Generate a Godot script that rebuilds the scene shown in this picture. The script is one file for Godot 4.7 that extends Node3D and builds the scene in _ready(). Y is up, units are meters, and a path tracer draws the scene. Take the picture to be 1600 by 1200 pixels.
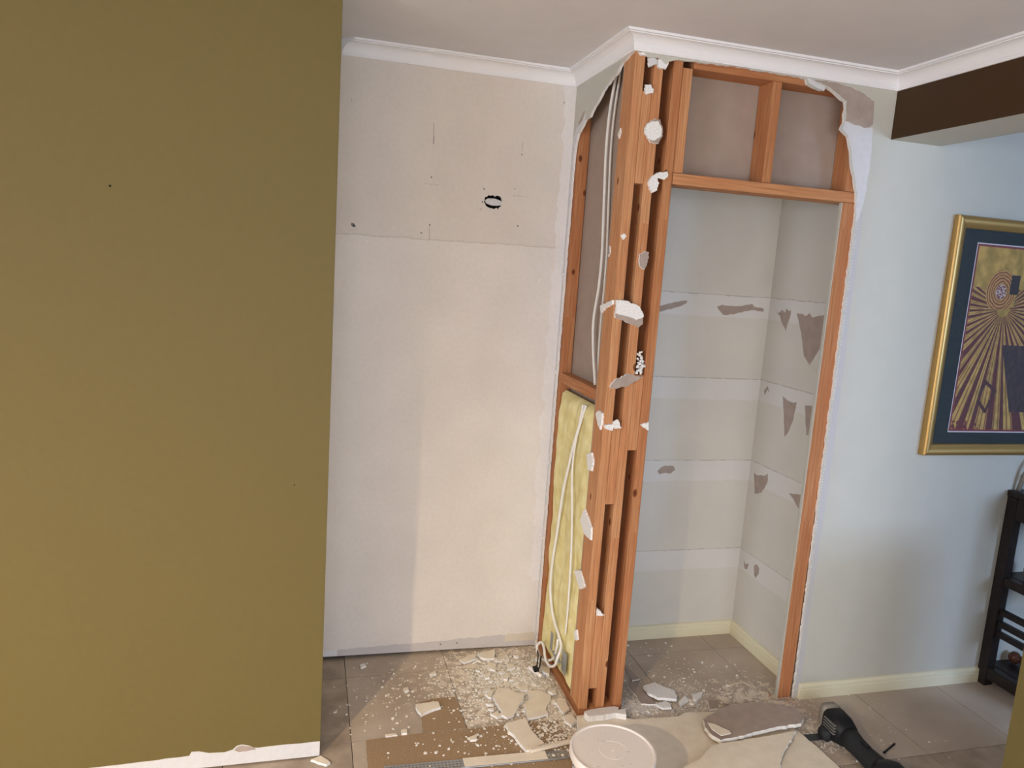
extends Node3D
# A wall recess and a stripped timber-framed closet in a house being renovated.
# x runs right along the walls, y up, z towards the viewer; the closet's front plaster is z = 0.

const H := 2.4          # ceiling
const HC := 2.3457      # lower edge of the cornice
const BACK := -0.551    # recess back wall
const CB := -0.548      # closet back wall
const CR := 0.974       # closet right wall
const BX := 1.0186      # left face of the bulkhead and of the nib wall

var M := {}
var taken := {}
var rng := RandomNumberGenerator.new()

func _ready():
	# ---- camera
	var cam := Camera3D.new()
	cam.name = "camera"
	cam.fov = 54.61
	cam.near = 0.05
	cam.far = 60.0
	cam.transform = Transform3D(Basis(Vector3(0.96394, 0.06713, 0.25753), Vector3(-0.02447, 0.98592, -0.16539), Vector3(-0.26501, 0.15313, 0.95201)), Vector3(-0.9888, 1.6297, 2.3496))
	add_child(cam)
	cam.current = true
	# ---- sky and exposure
	var env := Environment.new()
	env.background_mode = Environment.BG_SKY
	var sky := Sky.new()
	var psm := ProceduralSkyMaterial.new()
	psm.sky_top_color = Color(0.45, 0.62, 0.9)
	psm.sky_horizon_color = Color(0.8, 0.87, 0.95)
	psm.ground_horizon_color = Color(0.6, 0.6, 0.58)
	psm.ground_bottom_color = Color(0.35, 0.34, 0.3)
	sky.sky_material = psm
	env.sky = sky
	env.tonemap_mode = Environment.TONE_MAPPER_LINEAR
	env.tonemap_exposure = 0.98
	env.sdfgi_enabled = true
	env.ssao_enabled = true
	env.ssil_enabled = true
	var we := WorldEnvironment.new()
	we.name = "environment"
	we.environment = env
	add_child(we)
	# ---- daylight through the windows behind the viewer and in the next room
	area_light("window_daylight", Vector3(-0.55, 1.05, 4.5), Vector3(0, 0, -1), Vector2(2.3, 1.9), Color(0.92, 0.95, 1.0), 8.4)
	area_light("window_daylight_next_room", Vector3(3.1, 1.55, 4.5), Vector3(0, 0, -1), Vector2(1.5, 1.2), Color(0.70, 0.82, 1.0), 10.5)
	area_light("window_daylight_left", Vector3(-5.55, 1.47, 3.5), Vector3(1, 0, 0), Vector2(1.45, 1.2), Color(0.86, 0.92, 1.0), 13.0)
	make_materials()
	make_room()
	make_closet()
	make_remnants()
	make_services()
	make_next_room()
	make_floor_things()
	make_debris()

# ------------------------------------------------------------------ helpers
func area_light(called: String, at: Vector3, dir: Vector3, size: Vector2, col: Color, energy: float):
	var l := AreaLight3D.new()
	l.name = called
	l.area_size = size
	l.light_color = col
	l.light_energy = energy
	l.area_range = 12.0
	l.shadow_enabled = true
	add_child(l)
	l.look_at_from_position(at, at + dir, Vector3.UP)

func numbered(n: String) -> String:
	var k: int = taken.get(n, 0)
	taken[n] = k + 1
	return n if k == 0 else "%s_%03d" % [n, k]

func tag(o: Node, label: String, category: String, group := ""):
	o.set_meta("label", label)
	o.set_meta("category", category)
	if group != "":
		o.set_meta("group", group)

func put(called: String, mesh: Mesh, parent: Node = null) -> MeshInstance3D:
	var o := MeshInstance3D.new()
	o.mesh = mesh
	if parent == null or parent == self:
		o.name = numbered(called)
		add_child(o, true)
	else:
		o.name = called
		parent.add_child(o, true)
	return o

func thing(called: String, label: String, category: String, at := Vector3.ZERO, group := "") -> Node3D:
	var o := Node3D.new()
	o.name = numbered(called)
	add_child(o, true)
	o.position = at
	tag(o, label, category, group)
	return o

func structure(o: Node):
	o.set_meta("kind", "structure")
	return o

func st_new() -> SurfaceTool:
	var st := SurfaceTool.new()
	st.begin(Mesh.PRIMITIVE_TRIANGLES)
	st.set_smooth_group(-1)
	return st

func fin(st: SurfaceTool, m: Material, into: ArrayMesh = null) -> ArrayMesh:
	st.generate_normals()
	st.set_material(m)
	return st.commit(into)

func tri(st: SurfaceTool, a: Vector3, b: Vector3, c: Vector3, out: Vector3, ua := Vector2.ZERO, ub := Vector2.ZERO, uc := Vector2.ZERO):
	if (b - a).cross(c - a).dot(out) > 0.0:
		var t := b
		b = c
		c = t
		var tu := ub
		ub = uc
		uc = tu
	st.set_uv(ua)
	st.add_vertex(a)
	st.set_uv(ub)
	st.add_vertex(b)
	st.set_uv(uc)
	st.add_vertex(c)

func quad(st: SurfaceTool, a: Vector3, b: Vector3, c: Vector3, d: Vector3, out: Vector3):
	tri(st, a, b, c, out)
	tri(st, a, c, d, out)

# a box with chamfered edges; uv runs along axis la (2 = none)
func cbox(st: SurfaceTool, lo: Vector3, hi: Vector3, ch: float, la := 1, off := Vector2.ZERO, usc := 1.0):
	var c := (lo + hi) / 2.0
	var h := (hi - lo) / 2.0
	ch = minf(ch, minf(h.x, minf(h.y, h.z)) * 0.8)
	var P := func(s: Vector3, full: int) -> Vector3:
		var p := Vector3.ZERO
		for i in 3:
			p[i] = s[i] * (h[i] if i == full else h[i] - ch)
		return c + p
	var U := func(p: Vector3) -> Vector2:
		var q := 0.0
		for i in 3:
			if i != la:
				q += p[i]
		return Vector2(q * usc, p[la] * usc) + off
	var emit := func(a: Vector3, b: Vector3, d: Vector3, out: Vector3):
		tri(st, a, b, d, out, U.call(a), U.call(b), U.call(d))
	for ax in 3:
		var b1 := (ax + 1) % 3
		var b2 := (ax + 2) % 3
		for s in [-1.0, 1.0]:
			var n := Vector3.ZERO
			n[ax] = s
			var v := []
			for k in [[-1, -1], [1, -1], [1, 1], [-1, 1]]:
				var sg := Vector3.ZERO
				sg[ax] = s
				sg[b1] = k[0]
				sg[b2] = k[1]
				v.append(P.call(sg, ax))
			emit.call(v[0], v[1], v[2], n)
			emit.call(v[0], v[2], v[3], n)
		for s1 in [-1.0, 1.0]:
			for s2 in [-1.0, 1.0]:
				var s3 := Vector3.ZERO
				s3[b1] = s1
				s3[b2] = s2
				var sa := s3
				sa[ax] = -1.0
				var sb := s3
				sb[ax] = 1.0
				var q0: Vector3 = P.call(sa, b1)
				var q1: Vector3 = P.call(sb, b1)
				var q2: Vector3 = P.call(sb, b2)
				var q3: Vector3 = P.call(sa, b2)
				emit.call(q0, q1, q2, s3)
				emit.call(q0, q2, q3, s3)
	for sx in [-1.0, 1.0]:
		for sy in [-1.0, 1.0]:
			for sz in [-1.0, 1.0]:
				var s := Vector3(sx, sy, sz)
				emit.call(P.call(s, 0), P.call(s, 1), P.call(s, 2), s)

func box_mesh(lo: Vector3, hi: Vector3, m: Material, ch := 0.002, la := 1, off := Vector2.ZERO) -> ArrayMesh:
	var st := st_new()
	cbox(st, lo, hi, ch, la, off)
	return fin(st, m)

# a box thing or part, its own origin at the middle of its base
func box_part(called: String, lo: Vector3, hi: Vector3, m: Material, parent: Node = null, ch := 0.002, la := 1) -> MeshInstance3D:
	var base := Vector3((lo.x + hi.x) / 2.0, lo.y, (lo.z + hi.z) / 2.0)
	var o := put(called, box_mesh(lo - base, hi - base, m, ch, la, Vector2(rng.randf(), rng.randf())), parent)
	o.position = base
	return o

func vec2s(a: Array) -> PackedVector2Array:
	var r := PackedVector2Array()
	for i in range(0, a.size(), 2):
		r.append(Vector2(a[i], a[i + 1]))
	return r

func jagged(p: PackedVector2Array, step: float, amp: float, straight := []) -> PackedVector2Array:
	var r := PackedVector2Array()
	for i in p.size():
		var a := p[i]
		var b := p[(i + 1) % p.size()]
		r.append(a)
		if i in straight:
			continue
		var n := int((b - a).length() / step)
		var nn := (b - a).normalized().orthogonal()
		for k in range(1, n):
			r.append(a.lerp(b, (k + rng.randf_range(-0.25, 0.25)) / n) + nn * rng.randf_range(-amp, amp))
	return r

# a sheet of thickness t cut to an outline: face at z = 0, back at z = -t; three materials
func plate(p: PackedVector2Array, t: float, face: Material, edge: Material, back: Material, uvr := Rect2(0, 0, 1, 1), shrink := 0.0, into: ArrayMesh = null) -> ArrayMesh:
	var ids := Geometry2D.triangulate_polygon(p)
	if ids.is_empty():
		print("outline could not be filled: ", p)
	var cen := Vector2.ZERO
	for q in p:
		cen += q
	cen /= p.size()
	var bk := PackedVector2Array()
	for q in p:
		bk.append(q + (q - cen).normalized() * shrink)
	var f := st_new()
	var g := st_new()
	var e := st_new()
	for i in range(0, ids.size(), 3):
		var q := [p[ids[i]], p[ids[i + 1]], p[ids[i + 2]]]
		var w := [bk[ids[i]], bk[ids[i + 1]], bk[ids[i + 2]]]
		var u := []
		for k in 3:
			u.append(Vector2((q[k].x - uvr.position.x) / uvr.size.x, 1.0 - (q[k].y - uvr.position.y) / uvr.size.y))
		tri(f, v3(q[0], 0), v3(q[1], 0), v3(q[2], 0), Vector3(0, 0, 1), u[0], u[1], u[2])
		tri(g, v3(w[0], -t), v3(w[1], -t), v3(w[2], -t), Vector3(0, 0, -1), u[0], u[1], u[2])
	var cw := 1.0 if Geometry2D.is_polygon_clockwise(p) else -1.0
	for i in p.size():
		var a := p[i]
		var b := p[(i + 1) % p.size()]
		var n := (b - a).orthogonal() * -cw
		var out := Vector3(n.x, n.y, 0)
		if Geometry2D.is_point_in_polygon((a + b) / 2.0 + n.normalized() * 0.0002, p):
			out = -out
		var a2 := bk[i]
		var b2 := bk[(i + 1) % p.size()]
		tri(e, v3(a, 0), v3(b, 0), v3(b2, -t), out, a * 9.0, b * 9.0, b2 * 9.0)
		tri(e, v3(a, 0), v3(b2, -t), v3(a2, -t), out, a * 9.0, b2 * 9.0, a2 * 9.0)
	var mesh := fin(f, face, into)
	fin(g, back, mesh)
	return fin(e, edge, mesh)

func v3(q: Vector2, z: float) -> Vector3:
	return Vector3(q.x, q.y, z)

# the frames of the three kinds of plane: on the floor (outline x, -z), on a wall that faces the viewer, on one that faces left (outline z, y)
func on_floor(at: Vector3) -> Transform3D:
	return Transform3D(Basis(Vector3(1, 0, 0), Vector3(0, 0, -1), Vector3(0, 1, 0)), at)

func facing_left(at: Vector3) -> Transform3D:
	return Transform3D(Basis(Vector3(0, 0, 1), Vector3(0, 1, 0), Vector3(-1, 0, 0)), at)

func centred(p: PackedVector2Array) -> Array:
	var c := Vector2.ZERO
	for q in p:
		c += q
	c /= p.size()
	var r := PackedVector2Array()
	for q in p:
		r.append(q - c)
	return [r, c]

# a round bar swept along points
func tube(pts: Array, r: float, m: Material, n := 8, ends := Vector2(1, 1)) -> ArrayMesh:
	var cur := Curve3D.new()
	for i in pts.size():
		var a: Vector3 = pts[maxi(i - 1, 0)]
		var b: Vector3 = pts[mini(i + 1, pts.size() - 1)]
		var tng := (b - a) / 6.0
		cur.add_point(pts[i], -tng, tng)
	var len := cur.get_baked_length()
	var k := maxi(int(len / 0.012), 2)
	var st := SurfaceTool.new()
	st.begin(Mesh.PRIMITIVE_TRIANGLES)
	var side := Vector3.RIGHT
	var prev := []
	for i in k + 1:
		var p := cur.sample_baked(len * i / k, true)
		var q := cur.sample_baked(minf(len * i / k + 0.004, len), true) - cur.sample_baked(maxf(len * i / k - 0.004, 0.0), true)
		q = q.normalized()
		if absf(q.dot(side)) > 0.95:
			side = Vector3(0, 0, 1)
		side = (side - q * q.dot(side)).normalized()
		var up := q.cross(side)
		var rr := r * lerpf(ends.x, ends.y, float(i) / k)
		var ring := []
		for j in n:
			var a := TAU * j / n
			ring.append(p + (side * cos(a) + up * sin(a)) * rr)
		if i > 0:
			for j in n:
				var j2 := (j + 1) % n
				var o: Vector3 = ring[j] - p
				tri(st, prev[j], prev[j2], ring[j2], o)
				tri(st, prev[j], ring[j2], ring[j], o)
		if i == 0 or i == k:
			for j in range(1, n - 1):
				tri(st, ring[0], ring[j], ring[j + 1], q * (-1.0 if i == 0 else 1.0))
		prev = ring
	return fin(st, m)

# a turned shape about y: profile of (radius, height)
func lathe(prof: Array, m: Material, n := 40, smooth := false, into: ArrayMesh = null) -> ArrayMesh:
	var st := SurfaceTool.new()
	st.begin(Mesh.PRIMITIVE_TRIANGLES)
	if not smooth:
		st.set_smooth_group(-1)
	for i in prof.size() - 1:
		var a: Vector2 = prof[i]
		var b: Vector2 = prof[i + 1]
		for j in n:
			var t0 := TAU * j / n
			var t1 := TAU * (j + 1) / n
			var d0 := Vector3(cos(t0), 0, sin(t0))
			var d1 := Vector3(cos(t1), 0, sin(t1))
			var out := (d0 + d1) * (b.y - a.y) + Vector3(0, -1, 0) * (b.x - a.x) * 2.0
			var p0 := d0 * a.x + Vector3(0, a.y, 0)
			var p1 := d1 * a.x + Vector3(0, a.y, 0)
			var p2 := d1 * b.x + Vector3(0, b.y, 0)
			var p3 := d0 * b.x + Vector3(0, b.y, 0)
			if a.x > 1e-5:
				tri(st, p0, p1, p2, out)
			if b.x > 1e-5:
				tri(st, p0, p2, p3, out)
	return fin(st, m, into)

# ------------------------------------------------------------------ materials
func mat(col: Color, rough := 0.8, metal := 0.0) -> StandardMaterial3D:
	var m := StandardMaterial3D.new()
	m.albedo_color = col
	m.roughness = rough
	m.metallic = metal
	m.metallic_specular = 0.35
	return m

func rgb(r: int, g: int, b: int) -> Color:
	return Color(r / 255.0, g / 255.0, b / 255.0)

func noise(seed_: int, freq: float, oct := 3) -> FastNoiseLite:
	var f := FastNoiseLite.new()
	f.seed = seed_
	f.noise_type = FastNoiseLite.TYPE_SIMPLEX_SMOOTH
	f.frequency = freq
	f.fractal_octaves = oct
	return f

func mottle(m: StandardMaterial3D, seed_: int, metres: float, dark: Color, light: Color, size := 256, freq := 0.03):
	var t := NoiseTexture2D.new()
	t.noise = noise(seed_, freq, 5)
	t.width = size
	t.height = size
	t.seamless = true
	var g := Gradient.new()
	g.set_color(0, dark)
	g.set_color(1, light)
	t.color_ramp = g
	m.albedo_texture = t
	m.uv1_triplanar = true
	m.uv1_world_triplanar = true
	m.uv1_scale = Vector3.ONE / metres

func bumpy(m: StandardMaterial3D, seed_: int, freq: float, depth: float, size := 256):
	var t := NoiseTexture2D.new()
	t.noise = noise(seed_, freq, 3)
	t.width = size
	t.height = size
	t.seamless = true
	t.as_normal_map = true
	t.bump_strength = depth
	m.normal_enabled = true
	m.normal_texture = t

func wood_texture(seed_: int) -> ImageTexture:
	var w := 256
	var h := 1024
	var img := Image.create(w, h, false, Image.FORMAT_RGB8)
	var fine := noise(seed_, 0.09, 3)
	var wob := noise(seed_ + 1, 0.004, 2)
	var streak := noise(seed_ + 2, 0.02, 2)
	var r2 := RandomNumberGenerator.new()
	r2.seed = seed_
	var knots := []
	for i in 4:
		knots.append([Vector2(r2.randf() * w, r2.randf() * h), r2.randf_range(3.0, 6.0)])
	var light := rgb(208, 165, 124)
	var dark := rgb(158, 108, 72)
	var redd := rgb(194, 138, 98)
	for y in h:
		for x in w:
			var px := float(x)
			var py := float(y)
			var bend := wob.get_noise_2d(px * 0.6, py * 0.3) * 16.0
			var kd := 9.0
			for k in knots:
				var d := Vector2(px - k[0].x, (py - k[0].y) * 0.55)
				var l: float = d.length() / k[1]
				kd = minf(kd, l)
				bend += 9.0 * exp(-l * 0.35) * signf(d.x)
			var ring := 0.5 + 0.5 * sin((px + bend) * 0.42)
			ring = pow(ring, 2.2)
			var f := fine.get_noise_2d(px * 2.0, py * 0.06) * 0.5 + 0.5
			var s := streak.get_noise_2d(px, py * 0.12) * 0.5 + 0.5
			var c := light.lerp(redd, clampf(s * 1.3, 0, 1)).lerp(dark, clampf(0.24 * ring + 1.1 * (f - 0.42), 0, 0.9))
			if kd < 1.6:
				c = c.lerp(rgb(92, 46, 22), clampf(1.7 - kd, 0, 0.85))
			img.set_pixel(x, y, c)
	img.generate_mipmaps()
	return ImageTexture.create_from_image(img)

func paint(m: StandardMaterial3D, img: Image):
	m.albedo_texture = ImageTexture.create_from_image(img)
	m.texture_repeat = false

func make_materials():
	rng.seed = 20240
	M.ceiling = mat(rgb(224, 223, 225), 0.9)
	mottle(M.ceiling, 4, 1.3, rgb(250, 250, 250), rgb(255, 255, 255))
	M.cornice = mat(rgb(236, 235, 236), 0.6)
	M.olive = mat(rgb(111, 98, 57), 0.62)
	mottle(M.olive, 8, 0.45, rgb(250, 250, 250), rgb(255, 255, 255), 256, 0.05)
	M.dark_paint = mat(rgb(66, 46, 26), 0.6)
	M.cream = mat(rgb(196, 194, 183), 0.75)
	mottle(M.cream, 12, 1.1, rgb(251, 251, 250), rgb(255, 255, 255))
	M.trim = mat(rgb(226, 220, 192), 0.4)
	M.gypsum = mat(rgb(247, 245, 242), 0.95)
	mottle(M.gypsum, 14, 0.06, rgb(226, 226, 226), rgb(255, 255, 255))
	M.white_set = mat(rgb(214, 213, 214), 0.85)
	mottle(M.white_set, 15, 0.2, rgb(246, 246, 246), rgb(255, 255, 255))
	M.old_set = mat(rgb(190, 188, 188), 0.85)
	M.paper = mat(rgb(176, 161, 151), 0.95)
	mottle(M.paper, 16, 0.3, rgb(236, 234, 232), rgb(255, 255, 255), 256, 0.02)
	M.board_back = mat(rgb(166, 148, 135), 0.95)
	mottle(M.board_back, 18, 0.7, rgb(244, 243, 242), rgb(255, 255, 255))
	M.chip = mat(rgb(250, 244, 233), 0.95)
	mottle(M.chip, 17, 0.05, rgb(232, 230, 226), rgb(255, 255, 255))
	M.painted_face = mat(rgb(240, 230, 212), 0.7)
	mottle(M.painted_face, 20, 0.5, rgb(243, 242, 240), rgb(255, 255, 255))
	M.wood = []
	for i in 3:
		var wt := wood_texture(60 + i * 7)
		for tint in [rgb(255, 248, 240), rgb(236, 218, 204)]:
			var w := mat(tint, 0.75)
			w.albedo_texture = wt
			w.uv1_scale = Vector3(3.6, 0.9, 1)
			M.wood.append(w)
	var dusty := mat(rgb(206, 188, 172), 0.9)
	dusty.albedo_texture = M.wood[0].albedo_texture
	dusty.uv1_scale = Vector3(3.6, 0.9, 1)
	M.wood.append(dusty)
	M.dark_wood = mat(rgb(44, 36, 34), 0.35)
	mottle(M.dark_wood, 22, 0.3, rgb(190, 190, 190), rgb(255, 255, 255))
	M.gold = mat(rgb(186, 150, 92), 0.36, 0.7)
	M.batt = mat(rgb(238, 229, 180), 1.0)
	mottle(M.batt, 24, 0.4, rgb(232, 222, 190), rgb(255, 255, 255), 256, 0.02)
	M.cable = mat(rgb(232, 228, 222), 0.45)
	M.black = mat(rgb(26, 26, 28), 0.5)
	M.rubber = mat(rgb(40, 42, 44), 0.65)
	M.steel = mat(rgb(172, 176, 180), 0.38, 0.85)
	M.hole = mat(rgb(26, 22, 20), 0.95)
	M.plastic = mat(rgb(240, 232, 226), 0.35)
	M.brown_sheet = mat(rgb(176, 150, 120), 0.9)
	mottle(M.brown_sheet, 26, 0.12, rgb(214, 210, 204), rgb(255, 255, 255), 256, 0.06)
	M.glass = mat(Color(0.95, 0.98, 1.0, 0.015), 0.03)
	M.glass.metallic_specular = 0.2
	M.glass.transparency = BaseMaterial3D.TRANSPARENCY_ALPHA
	M.frame_white = mat(rgb(232, 232, 230), 0.45)
	M.stone = mat(rgb(186, 172, 156), 0.55)
	mottle(M.stone, 28, 0.8, rgb(205, 202, 200), rgb(255, 255, 255), 512, 0.012)

# ------------------------------------------------------------------ the room
func recess_wall_image() -> Image:
	# x -0.92 .. 0.01, y 0 .. 2.4
	var w := 520
	var h := 1344
	var img := Image.create(w, h, false, Image.FORMAT_RGB8)
	var nz := noise(31, 0.006, 3)
	var fine := noise(32, 0.08, 2)
	var up := rgb(218, 210, 201)
	var low := rgb(224, 217, 210)
	for py in h:
		var y := 2.4 * (1.0 - (py + 0.5) / h)
		for px in w:
			var x := -0.92 + 0.93 * (px + 0.5) / w
			var edge := 1.716 + 0.008 * (x + 0.9) + 0.004 * nz.get_noise_2d(px * 3.0, 5.0)
			var c := up if y > edge else low
			if absf(y - edge) < 0.0022:
				c = rgb(204, 196, 184)
			var top := 0.042 + 0.024 * (x + 0.92) + 0.005 * nz.get_noise_2d(px * 4.0, 90.0)
			if y < top:
				c = rgb(200, 194, 192)
				if x < -0.845:
					c = rgb(224, 222, 224)
				elif x > -0.135 and y > 0.028:
					c = rgb(214, 204, 186)
			var fill := -0.045 + 0.02 * nz.get_noise_2d(40.0, py * 2.5)
			if x > fill and y > 0.3:
				c = c.lerp(rgb(232, 228, 228), 0.7)
			var k := 1.0 + 0.022 * nz.get_noise_2d(px, py) + 0.012 * fine.get_noise_2d(px, py)
			img.set_pixel(px, py, Color(c.r * k, c.g * k, c.b * k))
	var marks := [[-0.555, 2.147, -0.553, 2.10, 1, 0.6], [-0.553, 2.10, -0.552, 2.078, 2, 0.2], [-0.204, 2.117, -0.206, 2.085, 1, 0.75], [-0.206, 2.073, -0.205, 2.070, 3, 0.3], [-0.553, 1.776, -0.552, 1.773, 3, 0.35], [-0.552, 1.765, -0.551, 1.721, 1, 0.7], [-0.845, 1.757, -0.84, 1.750, 6, 0.5], [-0.838, 1.752, -0.835, 1.748, 4, 0.3], [-0.556, 1.953, -0.554, 1.951, 3, 0.4], [-0.203, 1.799, -0.202, 1.797, 3, 0.4], [-0.86, 2.2, -0.858, 2.19, 2, 0.8], [-0.35, 1.93, -0.345, 1.925, 3, 0.6], [-0.352, 1.88, -0.35, 1.876, 3, 0.45], [-0.36, 1.845, -0.353, 1.852, 2, 0.7], [-0.225, 1.94, -0.223, 1.938, 3, 0.6], [-0.05, 2.285, -0.048, 2.283, 3, 0.5], [-0.585, 1.743, -0.583, 1.741, 3, 0.5], [-0.35, 0.04, -0.347, 0.037, 3, 0.4], [-0.42, 0.04, -0.417, 0.037, 3, 0.4], [-0.1, 1.58, -0.09, 1.6, 2, 1.06], [-0.12, 0.64, -0.115, 0.65, 3, 1.05]]
	for i in 8:
		marks.append([-0.58 + i * 0.0085, 1.926 + rng.randf_range(-0.002, 0.002), -0.579 + i * 0.0085, 1.925, 2, rng.randf_range(0.4, 0.8)])
		if i < 7:
			marks.append([-0.226 + i * 0.0085, 1.913 + rng.randf_range(-0.002, 0.002), -0.225 + i * 0.0085, 1.912, 2, rng.randf_range(0.4, 0.8)])
	for m in marks:
		var n := 14
		for k in n:
			var x: float = lerpf(m[0], m[2], k / float(n - 1))
			var y: float = lerpf(m[1], m[3], k / float(n - 1))
			var px := int((x + 0.92) / 0.93 * w)
			var py := int((1.0 - y / 2.4) * h)
			var s: int = maxi(1, int(m[4]) - 1)
			for dx in s:
				for dy in maxi(s, 3 if absf(m[1] - m[3]) > 0.02 else s):
					var qx := clampi(px + dx, 0, w - 1)
					var qy := clampi(py + dy, 0, h - 1)
					var c := low
					img.set_pixel(qx, qy, Color(minf(c.r * lerpf(m[5], 1.0, 0.1), 1), minf(c.g * lerpf(m[5], 1.0, 0.1), 1), minf(c.b * lerpf(m[5], 1.0, 0.12), 1)))
	return img

func closet_wall_image(width: float, seed_: int) -> Image:
	var w := int(width * 480.0)
	var h := 1152
	var img := Image.create(w, h, false, Image.FORMAT_RGB8)
	var nz := noise(seed_, 0.006, 3)
	var base := rgb(213, 210, 202)
	var white := rgb(219, 217, 213)
	var lines := [1.578, 1.2128, 0.8402, 0.4199]
	for py in h:
		var y := 2.4 * (1.0 - (py + 0.5) / h)
		for px in w:
			var c := base
			for l in lines:
				var wv: float = l + 0.0015 * nz.get_noise_2d(px * 5.0, l * 900.0)
				if y < wv and y > wv - 0.095 - 0.004 * nz.get_noise_2d(px * 4.0, l * 300.0):
					c = white
				if absf(y - wv) < 0.0016:
					c = rgb(182, 180, 172)
			var k := 1.0 + 0.02 * nz.get_noise_2d(px, py)
			img.set_pixel(px, py, Color(c.r * k, c.g * k, c.b * k))
	return img

# cornice profile: distance from the wall, height
func cornice_profile() -> Array:
	var r := [Vector2(0.0, HC), Vector2(0.0065, HC), Vector2(0.0075, HC + 0.004)]
	for i in 9:
		var a := PI / 2.0 * i / 8.0
		r.append(Vector2(0.0445 - 0.036 * cos(a), HC + 0.005 + 0.038 * sin(a)))
	r.append(Vector2(0.0445, H - 0.0085))
	r.append(Vector2(0.0514, H - 0.0075))
	r.append(Vector2(0.0514, H))
	r.append(Vector2(0.0, H))
	return r

func sweep_trim(called: String, a: Vector2, da: Vector2, b: Vector2, db: Vector2, prof: Array, m: Material) -> MeshInstance3D:
	# a, b: ends of the wall line (x, z); da, db: how far each end moves per metre away from the wall
	var st := st_new()
	var mid := (a + b) / 2.0
	var nrm := (da + db).normalized()
	for i in prof.size():
		var p: Vector2 = prof[i]
		var q: Vector2 = prof[(i + 1) % prof.size()]
		var pa := a + da * p.x
		var pb := b + db * p.x
		var qa := a + da * q.x
		var qb := b + db * q.x
		var out2 := Vector2(q.y - p.y, -(q.x - p.x))
		var out := Vector3(nrm.x * out2.x, out2.y, nrm.y * out2.x)
		quad(st, Vector3(pa.x, p.y, pa.y), Vector3(pb.x, p.y, pb.y), Vector3(qb.x, q.y, qb.y), Vector3(qa.x, q.y, qa.y), out)
	var poly := PackedVector2Array()
	for p in prof:
		poly.append(p)
	var ids := Geometry2D.triangulate_polygon(poly)
	for e in [[a, da, -1.0], [b, db, 1.0]]:
		for i in range(0, ids.size(), 3):
			var t := []
			for k in 3:
				var p: Vector2 = prof[ids[i + k]]
				var w: Vector2 = e[0] + e[1] * p.x
				t.append(Vector3(w.x, p.y, w.y))
			var dir: Vector2 = (b - a).normalized() * float(e[2])
			tri(st, t[0], t[1], t[2], Vector3(dir.x, 0, dir.y))
	var o := put(called, fin(st, m))
	structure(o)
	return o

func slab(called: String, lo: Vector3, hi: Vector3, m: Material) -> MeshInstance3D:
	var o := put(called, box_mesh(lo, hi, m, 0.0005))
	structure(o)
	return o

func floor_image() -> Image:
	# x -1.1 .. 2.1, z -0.6 .. 0.7
	var w := 1280
	var h := 520
	var img := Image.create(w, h, false, Image.FORMAT_RGB8)
	var big := noise(41, 0.007, 4)
	var vein := noise(42, 0.02, 3)
	var d1 := noise(43, 0.05, 4)
	var d2 := noise(44, 0.25, 2)
	var base := rgb(197, 183, 167)
	var deep := rgb(164, 149, 134)
	var dust := rgb(240, 228, 209)
	var piles := [[-0.2, -0.33, 0.30, 1.0], [-0.06, -0.1, 0.22, 1.0], [-0.35, -0.12, 0.14, 0.75], [0.25, 0.0, 0.14, 0.75], [0.75, 0.02, 0.22, 0.85], [0.5, -0.05, 0.25, 0.4], [0.88, 0.2, 0.16, 0.6], [-0.12, 0.05, 0.16, 0.8], [-0.5, -0.3, 0.25, 0.35]]
	for py in h:
		var z := -0.6 + 1.3 * (py + 0.5) / h
		for px in w:
			var x := -1.1 + 3.2 * (px + 0.5) / w
			var t := clampf(0.5 + 0.9 * big.get_noise_2d(px, py), 0, 1)
			var v := clampf(1.0 - absf(vein.get_noise_2d(px * 0.7, py * 1.2)) * 6.0, 0, 1)
			var c := deep.lerp(base, 0.35 + 0.65 * t).lerp(rgb(182, 168, 154), v * 0.18)
			if x < 1.1:
				var den := 0.0
				for p in piles:
					var dd: float = (Vector2(x, z) - Vector2(p[0], p[1])).length_squared() / (p[2] * p[2])
					if dd < 3.0:
						den = maxf(den, p[3] * exp(-dd))
				if den > 0.05:
					var n := 0.5 + 0.7 * d1.get_noise_2d(px, py) + 0.35 * d2.get_noise_2d(px, py)
					c = c.lerp(dust, clampf((n - 1.0 + den * 0.95) * 3.2, 0, 0.9))
			img.set_pixel(px, py, c)
	return img

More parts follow.
